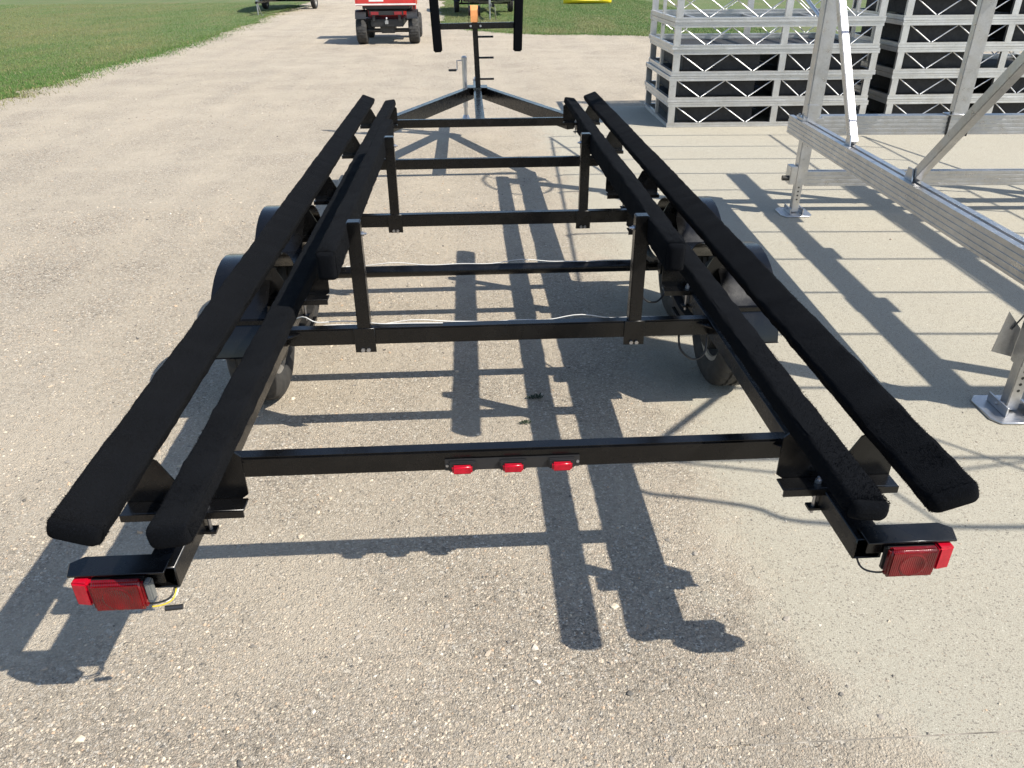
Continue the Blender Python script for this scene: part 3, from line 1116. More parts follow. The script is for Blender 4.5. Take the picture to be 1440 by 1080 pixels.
# ---- tail lights on arms
for s in (-1, 1):
    mb = MB()
    top = [(s * 0.935, 0.045), (s * 1.165, 0.045), (s * 1.195, 0.020), (s * 1.180, -0.030), (s * 0.935, -0.030)]
    mb.prism(top if s < 0 else top[::-1], 'z', ZT + 0.001, ZT + 0.008)
    xa, xb = sorted((s * 0.945, s * 1.165))
    mb.box(xa, xb, -0.012, -0.006, ZT - 0.045, ZT + 0.0005)
    arm = obj('light_arm', mb, K, tr, bevel=0.0015, seg=1)
    tl = MB()
    xa, xb = sorted((s * 0.990, s * 1.165))
    tl.box(xa, xb, -0.030, -0.0125, ZT - 0.092, ZT - 0.012)
    lamp = obj('tail_light', tl, 'black_plastic', tr, bevel=0.004)
    ln = MB()
    xa, xb = sorted((s * 0.988, s * 1.124))
    ln.box(xa, xb, -0.058, -0.0305, ZT - 0.098, ZT - 0.0005)
    obj('lens', ln, 'red_lens', lamp, bevel=0.009, seg=3)
    ln = MB()
    ln.lathe([(0.0, -0.0583), (0.030, -0.0583), (0.034, -0.0595), (0.038, -0.0583), (0.040, -0.0565)], (s * 1.055, 0, ZT - 0.052), 'y', 36)
    obj('lens_ring', ln, 'red_lens', lamp, smooth=True)
    ln = MB()
    xa, xb = sorted((s * 1.1255, s * 1.170))
    ln.prism([(xa, -0.052), (xb, -0.044), (xb, -0.004), (xa, -0.004)] if s > 0 else [(xa, -0.044), (xb, -0.052), (xb, -0.004), (xa, -0.004)], 'z', ZT - 0.080, ZT - 0.004)
    obj('side_marker', ln, 'bright_red_lens', lamp, bevel=0.005, seg=2)
    if s < 0:
        ln = MB()
        xa, xb = sorted((s * 0.970, s * 0.9875))
        ln.box(xa, xb, -0.046, -0.020, ZT - 0.075, ZT - 0.012)
        obj('licence_window', ln, 'frosted_plastic', lamp, bevel=0.004)
    # pigtail wires back to the open rail
    wp = [(s * 1.03, -0.022, ZT - 0.090), (s * 0.99, -0.030, ZT - 0.098), (s * 0.950, -0.022, ZT - 0.094), (s * 0.935, -0.004, ZT - 0.080), (s * 0.945, 0.05, ZT - 0.062)]
    pts = []
    for k in range(25):
        t = k / 24 * (len(wp) - 1)
        i = min(int(t), len(wp) - 2)
        q0, q1, q2, q3 = [Vector(wp[max(0, min(len(wp) - 1, i + d))]) for d in (-1, 0, 1, 2)]
        u = t - i
        pts.append(0.5 * ((2 * q1) + (q2 - q0) * u + (2 * q0 - 5 * q1 + 4 * q2 - q3) * u * u + (3 * q1 - q0 - 3 * q2 + q3) * u ** 3))
    obj('pigtail_wire', MB().tube(pts, 0.0028, 6), 'wire_black', lamp, smooth=True)
    if s < 0:
        obj('pigtail_wire', MB().tube([q + Vector((0.004, -0.005, -0.006)) for q in pts[6:]], 0.0022, 6), 'wire_yellow', lamp, smooth=True)
        obj('pigtail_wire', MB().tube([q + Vector((0.008, 0.004, -0.004)) for q in pts[10:]], 0.0022, 6), 'wire_white', lamp, smooth=True)
        bt = MB().tube([(-0.952, -0.040, ZT - 0.108), (-0.908, -0.034, ZT - 0.110)], 0.0075, 10)
        obj('wire_connector', bt, 'black_plastic', lamp, smooth=True)

# ---- identification light bar on the rear crossmember
mb = MB()
mb.box(-0.222, 0.220, 0.4885, 0.4945, ZB + 0.003, ZB + 0.047)
bar = obj('light_bar', mb, 'black_plastic', tr, bevel=0.002)
for cx in (-0.165, 0.0, 0.160):
    hs = MB().box(cx - 0.044, cx + 0.044, 0.477, 0.4882, ZB + 0.004, ZB + 0.042)
    hh = obj('lamp_housing', hs, 'black_plastic', bar, bevel=0.004)
    ln = MB().box(cx - 0.033, cx + 0.033, 0.460, 0.4768, ZB + 0.004, ZB + 0.036)
    obj('lens', ln, 'bright_red_lens', hh, bevel=0.006, seg=3)
for cx in (-0.214, 0.213):
    sc = MB().lathe([(0.0, -0.003), (0.005, -0.003), (0.005, 0.0), (0.0, 0.0)], (cx, 0.4883, ZB + 0.024), 'y', 10)
    obj('screw', sc, 'zinc', bar)

# ---- loose wiring loops inside the rails
def spline(wp, n=24):
    wp = [Vector(q) for q in wp]
    out = []
    for k in range(n + 1):
        t = k / n * (len(wp) - 1)
        i = min(int(t), len(wp) - 2)
        q0, q1, q2, q3 = [wp[max(0, min(len(wp) - 1, i + d))] for d in (-1, 0, 1, 2)]
        u = t - i
        out.append(0.5 * ((2 * q1) + (q2 - q0) * u + (2 * q0 - 5 * q1 + 4 * q2 - q3) * u * u + (3 * q1 - q0 - 3 * q2 + q3) * u ** 3))
    return out


obj('brake_cable', MB().tube(spline([(0.80, 1.50, ZB + 0.01), (0.80, 1.45, ZB - 0.06), (0.86, 1.44, ZB - 0.11), (0.915, 1.46, ZB - 0.09), (0.93, 1.50, ZB - 0.02)]), 0.005, 8), 'wire_black', tr, smooth=True)
obj('brake_cable', MB().tube(spline([(0.70, 2.05, 0.56), (0.74, 1.95, 0.50), (0.80, 1.94, 0.49), (0.86, 2.0, 0.52), (0.92, 2.06, 0.55)]), 0.005, 8), 'wire_black', tr, smooth=True)
obj('brake_cable', MB().tube(spline([(-0.915, 1.60, ZT - 0.01), (-0.86, 1.56, ZT + 0.02), (-0.80, 1.53, ZT + 0.005), (-0.70, 1.53, ZT + 0.008), (-0.60, 1.525, ZT + 0.004), (-0.52, 1.50, ZT + 0.004), (-0.40, 1.495, ZT + 0.005), (-0.25, 1.49, ZT + 0.004)]), 0.0025, 8), 'wire_white', tr, smooth=True)

# ---- bow stop / winch stand with boarding rungs
bow = bpy.data.objects.new('bow_stand', None)
bow.parent = tr
COL.objects.link(bow)
YB = 8.40
mb = MB()
mb.bar((0.010, YB, ZT + 0.0185), (-0.012, YB, 1.36), 0.062, 0.062, up=(0, 1, 0))
obj('post', mb, K, bow, bevel=0.005)
for z in (0.705, 0.945, 1.175):
    mb = MB().tube([(0.02, YB, z), (0.205, YB, z)], 0.012, 10)
    obj('rung', mb, K, bow, smooth=True)
mb = MB()
mb.bar((-0.49, YB - 0.035, 1.292), (0.52, YB - 0.035, 1.302), 0.006 + 0.054, 0.066)
obj('crossbar', mb, K, bow, bevel=0.005)
for x0, x1 in ((-0.453, -0.492), (0.487, 0.512)):
    mb = MB()
    mb.bar((x0, YB - 0.09, 1.02), (x1, YB - 0.09, 1.93), 0.105, 0.05, up=(0, 1, 0))
    obj('stop_pad', mb, 'bunk_carpet', bow, bevel=0.014, seg=3)
for cx in (-0.06, 0.055):
    sc = MB().lathe([(0.0, -0.012), (0.013, -0.012), (0.013, 0.0), (0.0, 0.0)], (cx, YB - 0.066, 1.297), 'y', 6)
    obj('bolt', sc, 'zinc', bow)
for cx in (-0.082, 0.050):
    mb = MB()
    mb.prism([(YB - 0.06, 1.33), (YB + 0.10, 1.33), (YB + 0.12, 1.50), (YB + 0.02, 1.56), (YB - 0.06, 1.50)], 'x', cx, cx + 0.006)
    obj('winch_plate', mb, K, bow)
mb = MB().tube([(-0.078, YB + 0.02, 1.45), (0.052, YB + 0.02, 1.45)], 0.055, 20)
obj('strap_drum', mb, 'black_plastic', bow, smooth=True)
mb = MB()
mb.loft([[Vector((x, y, z)) for x in (-0.058, 0.030)] + [Vector((x, y - 0.004, z)) for x in (0.030, -0.058)] for y, z in ((YB - 0.038, 1.335), (YB - 0.042, 1.40), (YB - 0.040, 1.46), (YB - 0.020, 1.505), (YB + 0.02, 1.512))])
obj('winch_strap', mb, 'amber_strap', bow)

# ---- swing-up tongue jack
jk = bpy.data.objects.new('jack', None)
jk.parent = tr
COL.objects.link(jk)
JX, JY = -0.150, 8.56
obj('outer_tube', MB().tube([(JX, JY, 0.36), (JX, JY, 0.90)], 0.029, 16), 'zinc', jk, smooth=True)
obj('inner_tube', MB().tube([(JX, JY, 0.26), (JX, JY, 0.40)], 0.022, 16), 'zinc', jk, smooth=True)
obj('foot_plate', MB().lathe([(0, 0.0), (0.09, 0.0), (0.095, 0.012), (0.05, 0.03), (0.03, 0.075), (0, 0.075)], (JX, JY, 0.19), 'z', 20), 'zinc', jk, smooth=True)
obj('cap', MB().lathe([(0, 0.9), (0.034, 0.9), (0.034, 0.935), (0.022, 0.95), (0, 0.95)], (JX, JY, 0), 'z', 16), 'zinc', jk, smooth=True)
obj('crank', MB().tube([(JX - 0.03, JY, 0.90), (JX - 0.09, JY, 0.90), (JX - 0.09, JY, 0.80), (JX - 0.10, JY, 0.79)], 0.007, 8), 'zinc', jk, smooth=True)
obj('crank_grip', MB().tube([(JX - 0.10, JY, 0.79), (JX - 0.195, JY, 0.79)], 0.014, 10), 'black_plastic', jk, smooth=True)
obj('swivel_mount', MB().box(JX + 0.024, -0.0455, JY - 0.04, JY + 0.04, 0.53, 0.60), 'zinc', jk, bevel=0.004)

# ================================================================== BOAT LIFT
TH = math.atan(0.058)
LO = Vector((2.53, 1.58, 0.004))
LA = Vector((math.sin(TH), math.cos(TH), 0))     # along
LB = Vector((math.cos(TH), -math.sin(TH), 0))    # across
lift = thing('boat_lift', 'aluminium boat lift frame with square base beams, braces and bare canopy bows on concrete', 'boat lift', LO, -TH)
A = 'aluminium'
# lift-local coordinates: x across, y along, z up


def ribbed(w, h, n=4, d=0.004):
    """extruded beam section with grooved sides and a slotted top"""
    right = []
    step = h / (2 * n + 1)
    z = -h / 2
    for k in range(2 * n + 1):
        x = w / 2 if k % 2 == 0 else w / 2 - d
        right += [(x, z), (x, z + step)]
        z += step
    left = [(-x, z) for x, z in reversed(right)]
    slot = [(w * 0.12, h / 2), (w * 0.12, h / 2 - 0.018), (-w * 0.12, h / 2 - 0.018), (-w * 0.12, h / 2)]
    return right + slot + left


RB = ribbed(0.105, 0.145)
W_L = 3.72
S_L = 3.39


def lift_leg(x, y):
    fr = bpy.data.objects.new('leg', None)
    fr.parent = lift
    COL.objects.link(fr)
    obj('inner_leg', MB().bar((x, y, 0.02), (x, y, 0.66), 0.062, 0.062, up=(0, 1, 0)), A, fr, bevel=0.004)
    obj('leg_sleeve', MB().bar((x + 0.005, y, 0.26), (x + 0.005, y, 0.92), 0.092, 0.092, up=(0, 1, 0)), A, fr, bevel=0.006)
    ft = MB()
    oct_ = [(-0.15, -0.07), (-0.11, -0.11), (0.11, -0.11), (0.15, -0.07), (0.15, 0.07), (0.11, 0.11), (-0.11, 0.11), (-0.15, 0.07)]
    ft.prism([(x + a * 0.9, y + b * 1.25) for a, b in oct_], 'z', 0.0, 0.012)
    obj('foot_pad', ft, A, fr, bevel=0.003, seg=1)
    for q in (-0.055, 0.055):
        obj('foot_flange', MB().box(x + q - 0.005, x + q + 0.005, y - 0.085, y + 0.085, 0.0125, 0.062), A, fr, bevel=0.002, seg=1)
    obj('bolt', MB().tube([(x - 0.075, y, 0.045), (x + 0.075, y, 0.045)], 0.008, 8), 'zinc', fr, smooth=True)
    for k in range(4):  # dark discs on the leg face, painted shade of the adjustment holes
        hp = MB().lathe([(0.0, -0.0006), (0.008, -0.0006), (0.008, 0.0), (0, 0.0)], (x, y - 0.0312, 0.13 + 0.035 * k), 'y', 10)
        obj('adjustment_hole_shade', hp, 'dark_metal', fr)
    return fr


for x in (0.0, W_L):
    for y in (0.0, S_L):
        fr = lift_leg(x, y)
for x in (-0.03, W_L + 0.03):
    mb = MB().beam((x, -0.42, 0.715), (x, S_L + 0.27, 0.715), RB)
    obj('side_beam', mb, A, lift)
for y in (0.0, S_L):
    y2 = y + (0.10 if y > 1 else -0.10)
    obj('cross_beam', MB().beam((0.09, y2, 0.735), (W_L - 0.09, y2, 0.735), ribbed(0.09, 0.155)), A, lift)
    obj('lower_beam', MB().beam((0.055, y + 0.02, 0.305), (W_L - 0.055, y + 0.02, 0.305), ribbed(0.07, 0.125, 3)), A, lift)
# tall corner posts on the side beams
for x in (0.02, W_L - 0.02):
    for y in (0.02, S_L + 0.03):
        pz = 3.15 if (x < 1 and y > 1) else 2.55
        po = obj('corner_post', MB().bar((x, y, 0.789), (x, y, pz), 0.118, 0.118, up=(0, 1, 0)), A, lift, bevel=0.008)
        cl = MB().box(x - 0.09, x + 0.09, y - 0.075, y + 0.075, 0.7885, 0.812)
        obj('post_clamp', cl, A, po, bevel=0.003)
        for dx, dy in ((-0.075, -0.06), (0.075, -0.06), (0.075, 0.06), (-0.075, 0.06)):
            obj('bolt', MB().lathe([(0, 0.812), (0.010, 0.812), (0.010, 0.828), (0, 0.828)], (x + dx, y + dy, 0), 'z', 6), 'zinc', po)
# side braces
for x in (-0.005, W_L + 0.005):
    for (y0, z0, y1, z1) in ((2.43, 0.80, 3.36, 1.95), (1.44, 0.80, 0.10, 2.12)):
        b_ = obj('brace', MB().bar((x, y0, z0), (x, y1, z1), 0.062, 0.055, up=(1, 0, 0)), A, lift, bevel=0.004)
        obj('brace_bracket', MB().prism([(y0 - 0.05, 0.7885), (y0 + 0.05, 0.7885), (y0 + 0.03, 0.86), (y0 - 0.03, 0.86)], 'x', x - 0.040, x - 0.0325), A, b_)
# raised bunks on posts that stand on the cross beams
for x in (1.28, 2.33):
    for y in (-0.10, S_L + 0.10):
        po = obj('bunk_post', MB().bar((x, y, 0.815), (x, y, 1.72), 0.125, 0.07, up=(0, 1, 0)), A, lift, bevel=0.006)
        obj('saddle', MB().box(x - 0.10, x + 0.10, y - 0.06, y + 0.06, 0.8135, 0.822), A, po, bevel=0.002, seg=1)
        for dx in (-0.085, 0.085):
            obj('u_bolt', MB().tube([(x + dx, y - 0.052, 0.845), (x + dx, y - 0.052, 0.645)], 0.008, 8), 'dark_metal', po, smooth=True)
    obj('lift_bunk', MB().beam((x, -0.62, 1.745), (x, S_L + 0.75, 1.745), ribbed(0.17, 0.05, 1)), A, lift)
    for y in (0.7, 1.7, 2.6):
        obj('bunk_saddle', MB().box(x - 0.14, x + 0.14, y - 0.12, y + 0.12, 1.708, 1.7195), A, lift, bevel=0.003)
# control plate near the front leg
obj('gusset_plate', MB().prism([(-0.13, 0.30), (-0.025, 0.27), (-0.025, 0.42), (-0.105, 0.51)], 'y', 0.062, 0.068), A, lift, bevel=0.001, seg=1)
obj('cable', MB().tube([(-0.075, 0.055, 0.42), (0.05, 0.055, 0.66)], 0.004, 6), 'dark_metal', lift)
# cable roller at the far corner
obj('cable_roller', MB().tube([(-0.16, S_L - 0.04, 0.32), (-0.05, S_L - 0.04, 0.32)], 0.022, 12), 'dark_metal', lift, smooth=True)
obj('roller_plate', MB().box(-0.105, -0.048, S_L - 0.07, S_L + 0.05, 0.27, 0.42), A, lift, bevel=0.004)
# winch wheel
wh = bpy.data.objects.new('winch_wheel', None)
wh.parent = lift
COL.objects.link(wh)
wc = (-0.085, S_L + 0.03, 2.86)
obj('wheel_rim', MB().tube([(wc[0], wc[1] + 0.42 * math.cos(2 * math.pi * k / 40), wc[2] + 0.42 * math.sin(2 * math.pi * k / 40)) for k in range(41)], 0.013, 8, cap=False), A, wh, smooth=True)
for k in range(5):
    a = 2 * math.pi * k / 5
    obj('spoke', MB().tube([(wc[0], wc[1], wc[2]), (wc[0], wc[1] + 0.41 * math.cos(a), wc[2] + 0.41 * math.sin(a))], 0.009, 8), A, wh, smooth=True)
obj('wheel_hub', MB().tube([(wc[0] - 0.03, wc[1], wc[2]), (wc[0] + 0.045, wc[1], wc[2])], 0.045, 16), A, wh, smooth=True)
# canopy frame
cano = bpy.data.objects.new('canopy_frame', None)
cano.parent = lift
COL.objects.link(cano)
CZ = 2.32


def bow_pts(y):
    xs = [-0.10, -0.02, 0.14, 0.40, 0.9, W_L / 2, W_L - 0.9, W_L - 0.40, W_L - 0.14, W_L + 0.02, W_L + 0.10]
    zs = [0.0, 0.13, 0.22, 0.275, 0.30, 0.315, 0.30, 0.275, 0.22, 0.13, 0.0]
    return [(x, y, CZ + z) for x, z in zip(xs, zs)]


nb = 12
y0, dy = -1.396, 0.655
bow_src = None
for k in range(nb):
    if bow_src is None:
        bow_src = obj('canopy_bow', MB().tube(bow_pts(0), 0.0125, 8), A, cano, smooth=True, loc=(0, y0, 0))
    else:
        copy_obj(bow_src, cano, (0, y0 + dy * k, 0))
ya, yb = y0 - 0.02, y0 + dy * (nb - 1) + 0.02
for x, z, r in ((-0.10, CZ, 0.012), (W_L + 0.10, CZ, 0.012), (W_L - 0.80, CZ + 0.296, 0.014)):
    obj('canopy_purlin', MB().tube([(x, ya, z), (x, yb, z)], r, 8), A, cano, smooth=True)
for x in (-0.10, W_L + 0.10):
    for (p, q) in (((x, ya + 0.02, CZ), (x * 0.2 + (W_L * 0.8 if x > 1 else 0), 0.0, 1.32)), ((x, yb - 0.02, CZ), (x * 0.2 + (W_L * 0.8 if x > 1 else 0), S_L + 0.05, 1.55))):
        obj('canopy_strut', MB().tube([p, q], 0.016, 8), A, cano, smooth=True)

vis = [(-0.10, y0, CZ), (0.0, -1.53, 2.33), (0.30, -1.62, 2.44), (0.588, -1.704, 2.50), (0.796, -1.811, 2.54), (1.441, -1.859, 2.58)]
vis = vis + [(W_L / 2, -1.862, 2.59)] + [(W_L - x, y, z) for x, y, z in reversed(vis)]
obj('canopy_visor', MB().tube(spline(vis, 48), 0.0135, 8), A, cano, smooth=True)
for p, q in (((1.20, y0, 2.63), (1.38, -1.85, 2.585)), ((1.60, y0 + dy * 0.35, 2.625), (2.35, -1.855, 2.59)), ((2.6, y0, 2.63), (2.45, -1.85, 2.585)), ((1.66, y0 - 0.09, 2.62), (2.3, y0 + 0.03, 2.63)), ((0.35, y0, 2.585), (0.86, -1.50, 2.6))):
    obj('visor_strut', MB().tube([p, q], 0.009, 8), A, cano, smooth=True)

# ================================================================== STACKED DOCK SECTIONS
DL, DD, DH = 2.66, 1.62, 0.315
D_ = 'dock_aluminium'


def chord_prof(w, h):
    return [(-w / 2, -h / 2), (w / 2, -h / 2), (w / 2, -h * 0.18), (w / 2 - 0.006, -h * 0.18), (w / 2 - 0.006, h * 0.18), (w / 2, h * 0.18), (w / 2, h / 2), (-w / 2, h / 2),
            (-w / 2, h * 0.18), (-w / 2 + 0.006, h * 0.18), (-w / 2 + 0.006, -h * 0.18), (-w / 2, -h * 0.18)]


CH = 0.056
src = {}


def dock_part(key, name, builder, parent, loc, rot=(0, 0, 0)):
    if key not in src:
        src[key] = obj(name, builder(), 'dock_deck' if key.startswith('deck') else D_, parent, loc=loc)
        src[key].rotation_euler = rot
        return src[key]
    return copy_obj(src[key], parent, loc, rot)


def dock_section(label, loc, rz, deck=True, floats=True, group='aluminium dock sections piled in two stacks', seed=0):
    d = thing('dock_section', label, 'dock section', loc, rz, group)
    zt, zb = DH - CH / 2 - 0.001, CH / 2 + 0.001
    for y in (0.025, DD - 0.025):
        dock_part('cx', 'chord', lambda: MB().beam((0, 0, 0), (DL, 0, 0), chord_prof(0.05, CH)), d, (0, y, zt))
        dock_part('cx', 'chord', None, d, (0, y, zb))
    for x in (0.025, DL - 0.025):
        dock_part('cy', 'end_chord', lambda: MB().beam((0, 0.0505, 0), (0, DD - 0.0505, 0), chord_prof(0.046, CH * 0.96)), d, (x, 0, zt))
        dock_part('cy', 'end_chord', None, d, (x, 0, zb))
    zp = CH + 0.0015
    hp = DH - 2 * CH - 0.003
    for x in (0.055, DL / 2 + 0.09, DL - 0.055):
        for y in (0.025, DD - 0.025):
            dock_part('post', 'post', lambda: MB().box(-0.042, 0.042, -0.022, 0.022, 0, hp), d, (x, y, zp))
    # zig-zag rods
    bays = ((0.11, DL / 2 + 0.035), (DL / 2 + 0.145, DL - 0.11))
    for (a, b_) in bays:
        q = (b_ - a) / 4
        for k in range(4):
            up = k % 2 == 1
            key = 'rod%d%d' % (up, round(q * 1000))
            dock_part(key, 'diagonal_rod', lambda: MB().tube([(0.012, 0, 0.004 if up else hp - 0.004), (q - 0.012, 0, hp - 0.004 if up else 0.004)], 0.0072, 6), d, (a + q * k, 0.025, zp))
            dock_part(key, 'diagonal_rod', None, d, (a + q * k, DD - 0.025, zp))
    for x in (0.025, DL - 0.025):
        dock_part('epost', 'end_post', lambda: MB().box(-0.02, 0.02, -0.025, 0.025, 0, hp), d, (x, DD * 0.5, zp))
    if deck:
        dock_part('deck', 'deck_panel', lambda: MB().box(0.055, DL - 0.055, 0.055, DD - 0.055, DH - 0.045, DH - 0.012), d, (0, 0, 0))
        for k, fx in enumerate((0.16, 1.50)):
            if random.random() < (0.15 if floats else 0.8):
                continue
            dock_part('deckfloat', 'float_drum', lambda: MB().box(0, 1.0, 0.12, DD - 0.12, CH + 0.004, DH - 0.05), d, (fx, 0, 0))
    else:
        for k in range(3):
            dock_part('joist', 'joist', lambda: MB().box(-0.02, 0.02, 0.052, DD - 0.052, DH - 0.06, DH - 0.005), d, (0.5 + k * 0.83, 0, 0))
    return d


words = ['lowest', 'second lowest', 'third', 'fourth', 'topmost']
for si, (x, y, rz, where) in enumerate(((2.50, 8.89, -0.02, 'stack beside the gravel'), (5.42, 8.86, -0.02, 'stack behind the lift braces'))):
    for k in range(5):
        r = random.Random(si * 10 + k)
        dx, dy = r.uniform(-0.012, 0.012) * (k > 0), r.uniform(-0.02, 0.02) * (k > 0)
        dock_section('%s truss-sided aluminium dock section of the %s' % (words[k], where), (x + dx, y + dy, 0.0045 + k * (DH + 0.0015)), rz + r.uniform(-0.008, 0.008) * (k > 0), deck=not (si == 0 and k >= 3), floats=k < 3 or si == 1)
# timbers bridging the gap between the two stacks
def timber(x0, x1, y, z, h, label):
    mb = MB().box(x0, x1, y, y + 0.14, z, z + h)
    o = obj('timber', mb, 'grey_wood', None, bevel=0.006, origin=((x0 + x1) / 2, y + 0.07, z))
    tag(o, label, 'timber')


zc1 = 0.0045 + 3 * (DH + 0.0015) + CH + 0.003
zc2 = 0.0045 + 4 * (DH + 0.0015) + CH + 0.003


# ================================================================== UTILITY VEHICLE
utv = thing('utility_vehicle', 'red utility vehicle with cargo bed seen from behind on the gravel road', 'utility vehicle', (-2.17, 20.55, 0), math.radians(1))
# local: x across, y forward, z up; rear tyres near y = 0.3
tw = None
for s in (-1, 1):
    for yy in (0.32, 2.25):
        w = bpy.data.objects.new('wheel', None)
        w.location = (s * 0.68, yy, 0.325)
        w.rotation_euler = (random.uniform(0, 6), 0, 0 if s > 0 else math.pi)
        w.parent = utv
        COL.objects.link(w)
        if tw is None:
            prof = [(0.16, -0.11), (0.20, -0.135), (0.27, -0.14), (0.315, -0.115), (0.325, -0.07), (0.327, 0.0), (0.325, 0.07), (0.315, 0.115), (0.27, 0.14), (0.20, 0.135), (0.16, 0.11)]
            tw = obj('tyre', MB().lathe(prof, (0, 0, 0), 'x', 60, lambda i, k, r: r - 0.018 if 2 < i < 8 and (k + (i % 2) * 2) % 4 == 0 else r), 'tyre_rubber', w, smooth=True)
            rm = obj('rim', MB().lathe([(0, 0.05), (0.06, 0.05), (0.10, 0.02), (0.14, 0.03), (0.165, 0.10), (0.165, -0.10), (0.13, -0.05), (0, -0.05)], (0, 0, 0), 'x', 28), 'black_plastic', w, smooth=True)
        else:
            copy_obj(tw, w); copy_obj(rm, w)
obj('chassis', MB().box(-0.42, 0.42, 0.1, 2.6, 0.42, 0.60), 'black_plastic', utv, bevel=0.02)
obj('rear_axle', MB().tube([(-0.55, 0.32, 0.325), (0.55, 0.32, 0.325)], 0.05, 12), 'dark_metal', utv, smooth=True)
obj('transmission', MB().box(-0.20, 0.20, 0.2, 0.7, 0.26, 0.50), 'dark_metal', utv, bevel=0.03)
obj('rear_bumper', MB().box(-0.44, 0.44, 0.02, 0.09, 0.70, 0.80), 'black_plastic', utv, bevel=0.01)
for s in (-1, 1):
    obj('tail_light', MB().box(*sorted((s * 0.20, s * 0.40)), -0.004, 0.018, 0.71, 0.785), 'dull_lens', utv, bevel=0.004)
    obj('bumper_stay', MB().box(*sorted((s * 0.30, s * 0.36)), 0.03, 0.14, 0.56, 0.70), 'black_plastic', utv)
obj('hitch', MB().box(-0.04, 0.04, -0.10, 0.12, 0.50, 0.58), 'zinc', utv, bevel=0.004)
obj('hitch_ball', MB().lathe([(0, 0.58), (0.02, 0.58), (0.02, 0.61), (0.028, 0.63), (0.02, 0.655), (0, 0.66)], (0, -0.06, 0), 'z', 14), 'zinc', utv, smooth=True)
bed = MB()
bed.box(-0.77, 0.77, 0.0, 1.20, 0.92, 0.97)
bed.box(-0.77, -0.73, 0.0, 1.20, 0.9705, 1.28)
bed.box(0.73, 0.77, 0.0, 1.20, 0.9705, 1.28)
bed.box(-0.7295, 0.7295, 1.16, 1.20, 0.9705, 1.30)
bd = obj('cargo_bed', bed, 'red_paint', utv, bevel=0.006)
tg = obj('tailgate', MB().box(-0.728, 0.728, -0.004, 0.036, 0.9712, 1.27), 'red_paint', utv, bevel=0.008)
obj('trim_strip', MB().box(-0.775, 0.775, -0.022, -0.0045, 0.935, 0.972), 'white_trim', tg, bevel=0.004)
obj('tailgate_panel', MB().box(-0.42, -0.05, -0.0075, -0.0045, 1.02, 1.20), 'white_trim', tg)
obj('bed_frame', MB().box(-0.60, 0.60, 0.05, 1.15, 0.85, 0.9195), 'black_plastic', utv)
for s in (-1, 1):
    obj('mudguard', MB().loft([[Vector((s * 0.52, y, z)), Vector((s * 0.80, y, z)), Vector((s * 0.80, y, z + 0.015)), Vector((s * 0.52, y, z + 0.015))] for y, z in ((-0.06, 0.62), (0.0, 0.74), (0.12, 0.80), (0.50, 0.80), (0.64, 0.74), (0.70, 0.62))]), 'black_plastic', utv, smooth=True)
obj('seat', MB().box(-0.62, 0.62, 1.30, 1.75, 0.72, 0.90), 'seat_vinyl', utv, bevel=0.04, seg=3)
obj('backrest', MB().box(-0.62, 0.62, 1.24, 1.36, 0.92, 1.42), 'seat_vinyl', utv, bevel=0.04, seg=3)
obj('floor', MB().box(-0.70, 0.70, 1.2, 2.2, 0.50, 0.56), 'black_plastic', utv)
hd = MB()
hd.loft([[Vector((x, y, z)) for x, z in ((-w, 0.50), (w, 0.50), (w, t), (w * 0.8, t + 0.06), (-w * 0.8, t + 0.06), (-w, t))] for y, w, t in ((2.0, 0.70, 0.92), (2.35, 0.66, 0.88), (2.75, 0.52, 0.74))])
obj('bonnet', hd, 'red_paint', utv, bevel=0.02)
for s in (-1, 1):
    obj('roll_bar', MB().tube(spline([(s * 0.68, 1.22, 0.60), (s * 0.66, 1.22, 1.50), (s * 0.60, 1.25, 1.88), (s * 0.58, 1.9, 1.90), (s * 0.64, 2.15, 1.45), (s * 0.68, 2.35, 0.90)]), 0.025, 10), 'black_plastic', utv, smooth=True)
obj('roof', MB().box(-0.66, 0.66, 1.20, 2.05, 1.905, 1.95), 'black_plastic', utv, bevel=0.02)
obj('steering_wheel', MB().tube([(-0.33 + 0.17 * math.cos(2 * math.pi * k / 24), 1.98 + 0.08 * math.sin(2 * math.pi * k / 24), 1.08 + 0.15 * math.sin(2 * math.pi * k / 24)) for k in range(25)], 0.014, 8, cap=False), 'black_plastic', utv, smooth=True)
obj('steering_column', MB().tube([(-0.33, 1.98, 1.08), (-0.33, 2.2, 0.85)], 0.02, 8), 'black_plastic', utv)


